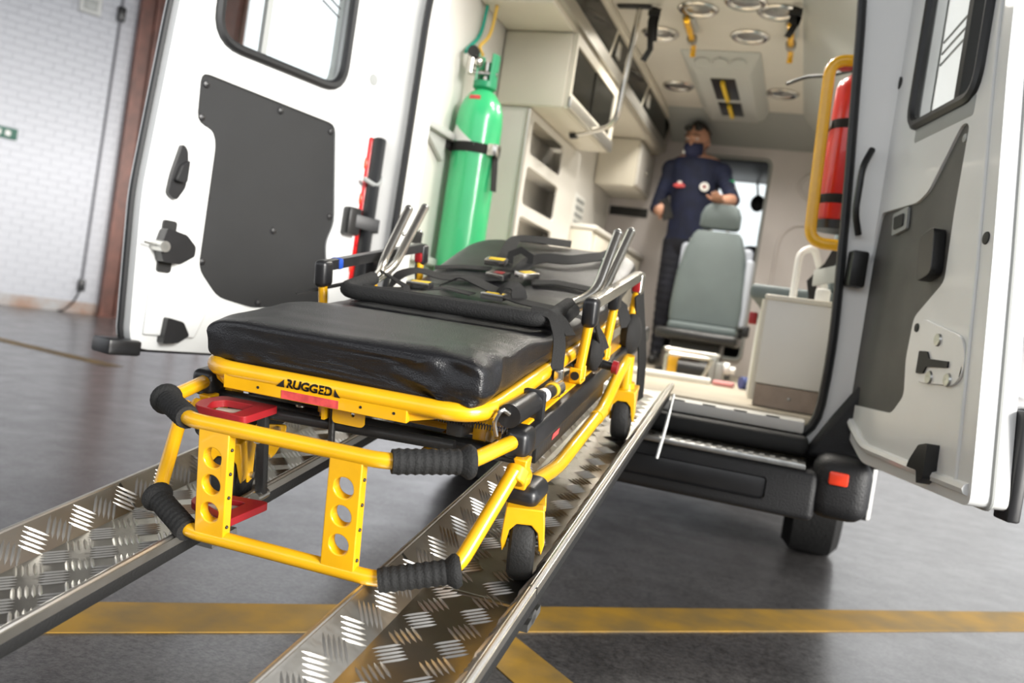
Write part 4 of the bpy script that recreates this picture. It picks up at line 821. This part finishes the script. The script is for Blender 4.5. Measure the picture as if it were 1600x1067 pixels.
# undercarriage, cross bars and springs
for q_, n_ in ((.10, .165), (.92, .15)): sp('cross_bar', B().cyl((-.30, q_, n_), (.30, q_, n_), .014), 'black_metal')
for s_ in (-1, 1):
    sp('scissor_leg', B().obox((s_*.20, .48, .165), (.03, .86, .028), (1, 0, 0), (0, s_*.10, 1), .004), 'black_metal')
    sp('scissor_leg', B().obox((s_*.13, .50, .15), (.022, .8, .022), (1, 0, 0), (0, -s_*.05, 1), .004), 'yellow')
sp('motor_box', B().box((-.17, .07, .185), (-.07, .2, .222), .008), 'black_plastic'); sp('yellow_crossmember', B().box((-.06, .16, .165), (.245, .175, .178), .002).box((.215, .10, .165), (.24, .2, .225), .003).box((.0, .12, .205), (.22, .13, .212)), 'yellow')
sp('hanger_plate', B().plate(rrect(-.01, .188, .05, .2285, .008), [circ(.028, .208, .0045, 12)], lambda u, v, d: V((u, .02+d, v)), .004).box((-.03, .018, .19), (-.024, .04, .228)), 'yellow')
sp('hanger_rod', B().cyl((-.018, .035, .12), (-.018, .035, .225), .006), 'black_metal'); sp('plunger', B().cyl((-.05, .06, .19), (-.05, .06, .226), .010).cyl((-.05, .06, .18), (-.05, .06, .19), .007), 'yellow')
sp('plunger_pin', B().cyl((-.115, .09, .18), (-.115, .09, .226), .009), 'steel')
# red foot pedals on the left with their link bar
for nz, O_, H_ in ((.180, [(-.240, -.045), (-.252, -.012), (-.236, .030), (-.122, .034), (-.132, -.055)], [(-.214, -.044), (-.228, -.012), (-.216, .010), (-.158, .012), (-.160, -.046)]),
                   (.030, [(-.208, -.092), (-.214, -.060), (-.178, -.040), (-.092, -.030), (-.108, -.135)], [(-.186, -.086), (-.192, -.062), (-.172, -.056), (-.124, -.052), (-.130, -.108)])):
    pd = sp('foot_pedal', B().plate(rpoly(O_, .012), [rpoly(H_, .008)], lambda u, v, d: V((u, v, nz+d)), .013), 'red', bevel=.003)
    sp('tread_bar', B().obox(((H_[0][0]+H_[3][0])/2, (H_[0][1]+H_[3][1])/2, nz+.004), (.05, .012, .006), (1, .2, 0), (0, 0, 1), .001), 'brown_panel', pd)
lk = sp('pedal_link', B().box((-.158, .018, .02), (-.140, .034, .182), .003), 'black_metal'); sp('pedal_shaft', B().cyl((-.22, .03, .175), (.2, .06, .175), .010), 'black_metal')
for n in (.135, .024): sp('link_bolt', B().cyl((-.149, .008, n), (-.149, .04, n), .010, 12), 'steel', lk)
sp('brake_plate', B().plate(rpoly([(-.19, .14), (-.125, .15), (-.13, .12), (-.15, .085), (-.175, .065), (-.185, .09)], .008), [circ(-.15, .125, .010, 14)], lambda u, v, d: V((u, .06+d, v)), .005), 'yellow')
for x, n in ((-.16, .083), (-.14, .140)): sp('brake_bolt', B().cyl((x, .054, n), (x, .06, n), .006, 10), 'steel')
sp('rear_bracket', B().box((-.30, .10, .12), (-.27, .14, .225), .004), 'yellow')
# head end: load wheels, hanging straps and nylon net under the litter
sp('head_frame', B().tube([(-.24, 1.05, .19), (-.24, 1.26, .06), (.24, 1.26, .06), (.24, 1.05, .19)], .013, 10, fil=.04), 'yellow')
for s_ in (-1, 1):
    sp('load_wheel', B().lathe([(.0, -.014), (.03, -.016), (.048, -.010), (.05, 0), (.048, .010), (.03, .016), (0, .014)], (s_*.262, 1.26, .045), (1, 0, 0), 24), 'rubber')
    sp('hanging_strap', B().ribbon(fillet([(s_*.32, 1.0, .34), (s_*.326, 1.03, .27), (s_*.33, 1.08, .2), (s_*.332, 1.12, .13), (s_*.333, 1.14, .02)], .03, 3), .045, .004, up=(s_*1, -.3, 0)), 'webbing')
sp('strap_bundle', B().sph((.315, .98, .235), .05, (.55, 1.2, 1.1), 14), 'webbing'); sp('strap_bundle', B().sph((.312, .56, .265), .035, (.6, 1.0, 1.2), 14), 'webbing')
sp('strap_tail', B().ribbon([(.318, .52, .335), (.322, .55, .30), (.325, .58, .26), (.322, .60, .235)], .03, .004, up=(1, 0, .2)), 'webbing')
# ------------------------------------------------------------------ standing man
PR = root('person', 'man in navy shirt and dark blue mask standing behind the grey seat', 'person', (-.90, 6.02, .682))
def capsule(b, p0, p1, ra, rb, n=6):
    p0, p1 = V(p0), V(p1)
    for i in range(n+1): t = i/n; b.sph(p0.lerp(p1, t), ra+(rb-ra)*t, seg=14)
Z0 = .682; b = B(); hip = V((-.89, 6.05, Z0+.88))
# legs and shoes
for s_, fx in ((-1, -.99), (1, -.80)):
    h = hip+V((s_*.085, 0, -.02)); kn = V((fx, 6.03, Z0+.47)); an = V((fx, 6.05, Z0+.09))
    capsule(b, h, kn, .088, .062, 8); capsule(b, kn, an, .060, .045, 7); capsule(b, an+V((0, .02, -.045)), an+V((0, -.13, -.055)), .042, .034, 5)
# torso
for i in range(33):
    t = i/32; z = Z0+.86+t*.54; wv = .158-.02*sin(t*pi)+.035*t; b.sph((-.89-.012*t, 6.05-.01*t, z), .1, (wv/.1, 1.10+.25*sin(t*2.2), 1.0), 18)
shR = V((-1.075, 6.04, Z0+1.375)); shL = V((-.725, 6.02, Z0+1.375))
capsule(b, shR, shL, .072, .072, 8)
neck = V((-.905, 6.03, Z0+1.42)); head = V((-.925, 5.995, Z0+1.575))
capsule(b, neck, neck+V((-.01, -.015, .10)), .062, .056, 4)
HR = Matrix.Rotation(radians(-14), 3, 'Z') @ Matrix.Rotation(radians(12), 3, 'X')
def hp(x, y, z): return head+HR @ V((x, y, z))
b.sph(hp(0, .01, .02), .1, (.79, .98, 1.1), 20, HR); b.sph(hp(0, -.02, -.05), .075, (.86, .95, 1.02), 18, HR); b.sph(hp(0, -.045, -.095), .034, (1.1, 1, .8), 12, HR)
b.sph(hp(0, -.098, -.012), .015, (.9, 1.1, 1.9), 10, HR); b.sph(hp(0, -.085, .028), .03, (1.9, .7, .5), 10, HR)
for s_ in (-1, 1): b.sph(hp(s_*.082, .012, -.008), .024, (.45, .8, 1.4), 10, HR)
# arms: his right holds a phone at the waist, his left rests on the headrest
elR = V((-1.135, 6.00, Z0+1.09)); wrR = V((-1.055, 5.80, Z0+1.03)); elL = V((-.605, 5.86, Z0+1.17)); wrL = V((-.655, 5.545, Z0+1.105))
capsule(b, shR, elR, .060, .047, 7); capsule(b, elR, wrR, .045, .031, 6); capsule(b, shL, elL, .060, .047, 7); capsule(b, elL, wrL, .045, .031, 7)
def hand(w_, fdir, side, curl):
    f = V(fdir).normalized(); sd = V(side).normalized(); up_ = sd.cross(f).normalized()
    palm = w_+f*.05
    for k in range(4): capsule(b, w_+f*.02+sd*(k-1.5)*.015, w_+f*.085+sd*(k-1.5)*.019, .017, .013, 4)
    for k, L in enumerate((.062, .072, .068, .052)):
        p0 = w_+f*.088+sd*(k-1.5)*.0205; d1 = (f*cos(curl*.6)-up_*sin(curl*.6)); d2 = (f*cos(curl*1.5)-up_*sin(curl*1.5))
        p1 = p0+d1*L*.55; capsule(b, p0, p1, .0098, .009, 3); capsule(b, p1, p1+d2*L*.5, .009, .0075, 3)
    t0 = w_+f*.03-sd*.03; t1 = t0+f*.035-sd*.03-up_*.012; capsule(b, t0, t1, .0125, .011, 3); capsule(b, t1, t1+f*.032-sd*.006-up_*.01, .0105, .0085, 3)
hand(wrL, (-.05, -1, -.12), (1, 0, 0), .65)
hand(wrR, (.35, -.9, .1), (.1, .2, 1), 1.0)
me0 = bpy.data.meshes.new('body_src'); b.bm.to_mesh(me0); b.bm.free()
tmp = bpy.data.objects.new('tmp', me0); COL.objects.link(tmp)
md = tmp.modifiers.new('r', 'REMESH'); md.mode = 'VOXEL'; md.voxel_size = .0065
md = tmp.modifiers.new('s', 'SMOOTH'); md.factor = .5; md.iterations = 4
me = bpy.data.meshes.new_from_object(tmp.evaluated_get(bpy.context.evaluated_depsgraph_get())); bpy.data.objects.remove(tmp)
me.materials.clear()
for m in ('skin', 'navy', 'trousers', 'black_plastic'): me.materials.append(MATS[m])
for p in me.polygons:
    c = p.center; z = c.z-Z0; k = 0; p.use_smooth = True
    if z < .09: k = 3
    elif z < .89: k = 2
    elif z < 1.455 and (c-neck).length > .0: k = 1
    dR = (c-elR); dL = (c-elL)
    if k == 1:
        tR = (c-elR).dot((wrR-elR).normalized()); tL = (c-elL).dot((wrL-elL).normalized())
        if c.x < -.98 and tR > .15 and c.y < 5.90: k = 0
        if c.y < 5.90 and tL > .06: k = 0
        if (V((c.x, c.y, 0))-V((neck.x, neck.y-.01, 0))).length < .068 and z > 1.438: k = 0
    if z >= .89 and k == 2: k = 1
    p.material_index = k
me.transform(Matrix.Translation(-V((-.90, 6.02, .682))))
body = bpy.data.objects.new('body', me); COL.objects.link(body); body.parent = PR
# hair, sunglasses on the head, mask, eyes and brows
hb = B(); t = bmesh.new(); bmesh.ops.create_uvsphere(t, u_segments=28, v_segments=20, radius=.104)
for v in list(t.verts):
    if v.co.z < .032-.35*(v.co.y-.0) - (0 if v.co.y < 0 else .1): t.verts.remove(v)
t.transform(Matrix.Translation(head) @ HR.to_4x4() @ Matrix.Translation((0, .012, .02)) @ Matrix.Diagonal((.80, .98, 1.09, 1))); _add(hb.bm, t); part(PR, 'hair', hb, 'hair')
part(PR, 'sunglasses', B().sph(hp(-.036, -.072, .085), .03, (1.05, .5, .7), 14, HR).sph(hp(.036, -.072, .085), .03, (1.05, .5, .7), 14, HR).cyl(hp(-.075, -.05, .085), hp(-.082, .05, .05), .004).cyl(hp(.075, -.05, .085), hp(.082, .05, .05), .004), 'print_black')
t = bmesh.new(); bmesh.ops.create_uvsphere(t, u_segments=28, v_segments=18, radius=.083)
for v in list(t.verts):
    if v.co.y > -.008 or v.co.z > .05: t.verts.remove(v)
mb = B(); t.transform(Matrix.Translation(head) @ HR.to_4x4() @ Matrix.Translation((0, -.028, -.055)) @ Matrix.Diagonal((.90, 1.02, .98, 1))); _add(mb.bm, t)
mk = part(PR, 'face_mask', mb, 'mask'); so = mk.modifiers.new('solid', 'SOLIDIFY'); so.thickness = .003
for s_ in (-1, 1): part(mk, 'ear_loop', B().tube([hp(s_*.072, -.03, -.02), hp(s_*.088, .005, .012), hp(s_*.088, .02, -.02), hp(s_*.07, -.02, -.07)], .002, 6, fil=.01), 'mask')
part(mk, 'mask_logo', B().sph(hp(-.055, -.085, -.075), .012, (1, .5, 1), 10, HR), 'label_white')
for s_ in (-1, 1):
    e = part(PR, 'eye', B().sph(hp(s_*.034, -.088, .012), .010, (1.3, .5, .7), 12, HR), 'label_white'); part(e, 'iris', B().sph(hp(s_*.034, -.0925, .010), .0052, (1, .5, 1), 10, HR), 'hair')
    part(PR, 'eyebrow', B().tube([hp(s_*.016, -.102, .034), hp(s_*.036, -.102, .040), hp(s_*.056, -.09, .034)], .0042, 6), 'hair')
# shirt badges, sleeve flag, belt clip
bd = part(PR, 'round_badge', B().lathe([(0, 0), (.032, 0), (.032, .004), (0, .006)], (-.815, 5.912, Z0+1.25), (.25, -1, .15), 24), 'label_white'); part(bd, 'badge_star', B().lathe([(0, 0), (.013, 0), (.010, .003), (0, .004)], (-.814, 5.906, Z0+1.251), (.25, -1, .15), 12), 'red')
lg = part(PR, 'chest_logo', B().sph((-.985, 5.918, Z0+1.245), .03, (1.5, .18, .45), 14).sph((-.985, 5.918, Z0+1.262), .02, (1, .2, .7), 12), 'red_label'); part(lg, 'logo_top', B().sph((-.985, 5.914, Z0+1.268), .015, (1, .2, .6), 12), 'label_white')
part(PR, 'sleeve_flag', B().obox((-.640, 5.915, Z0+1.30), (.035, .004, .026), (1, .2, .3), (0, -.6, 1)), 'green')
for k in range(3): part(PR, 'sleeve_mark', B().obox((-.603, 5.885, Z0+1.255-k*.028), (.014, .006, .016), (1, .2, .0), (0, -.3, 1)), 'label_white')
part(PR, 'belt_clip', B().box((-.86, 5.925, Z0+.85), (-.84, 5.945, Z0+.90), .004), 'steel')
solo('mobile_phone', B().obox(wrR+V((.045, -.115, .01)), (.075, .012, .14), (.8, -.3, .3), (-.2, -.1, 1), .004), 'black_plastic', 'black mobile phone held in the hand of the man in the navy T-shirt', 'phone')
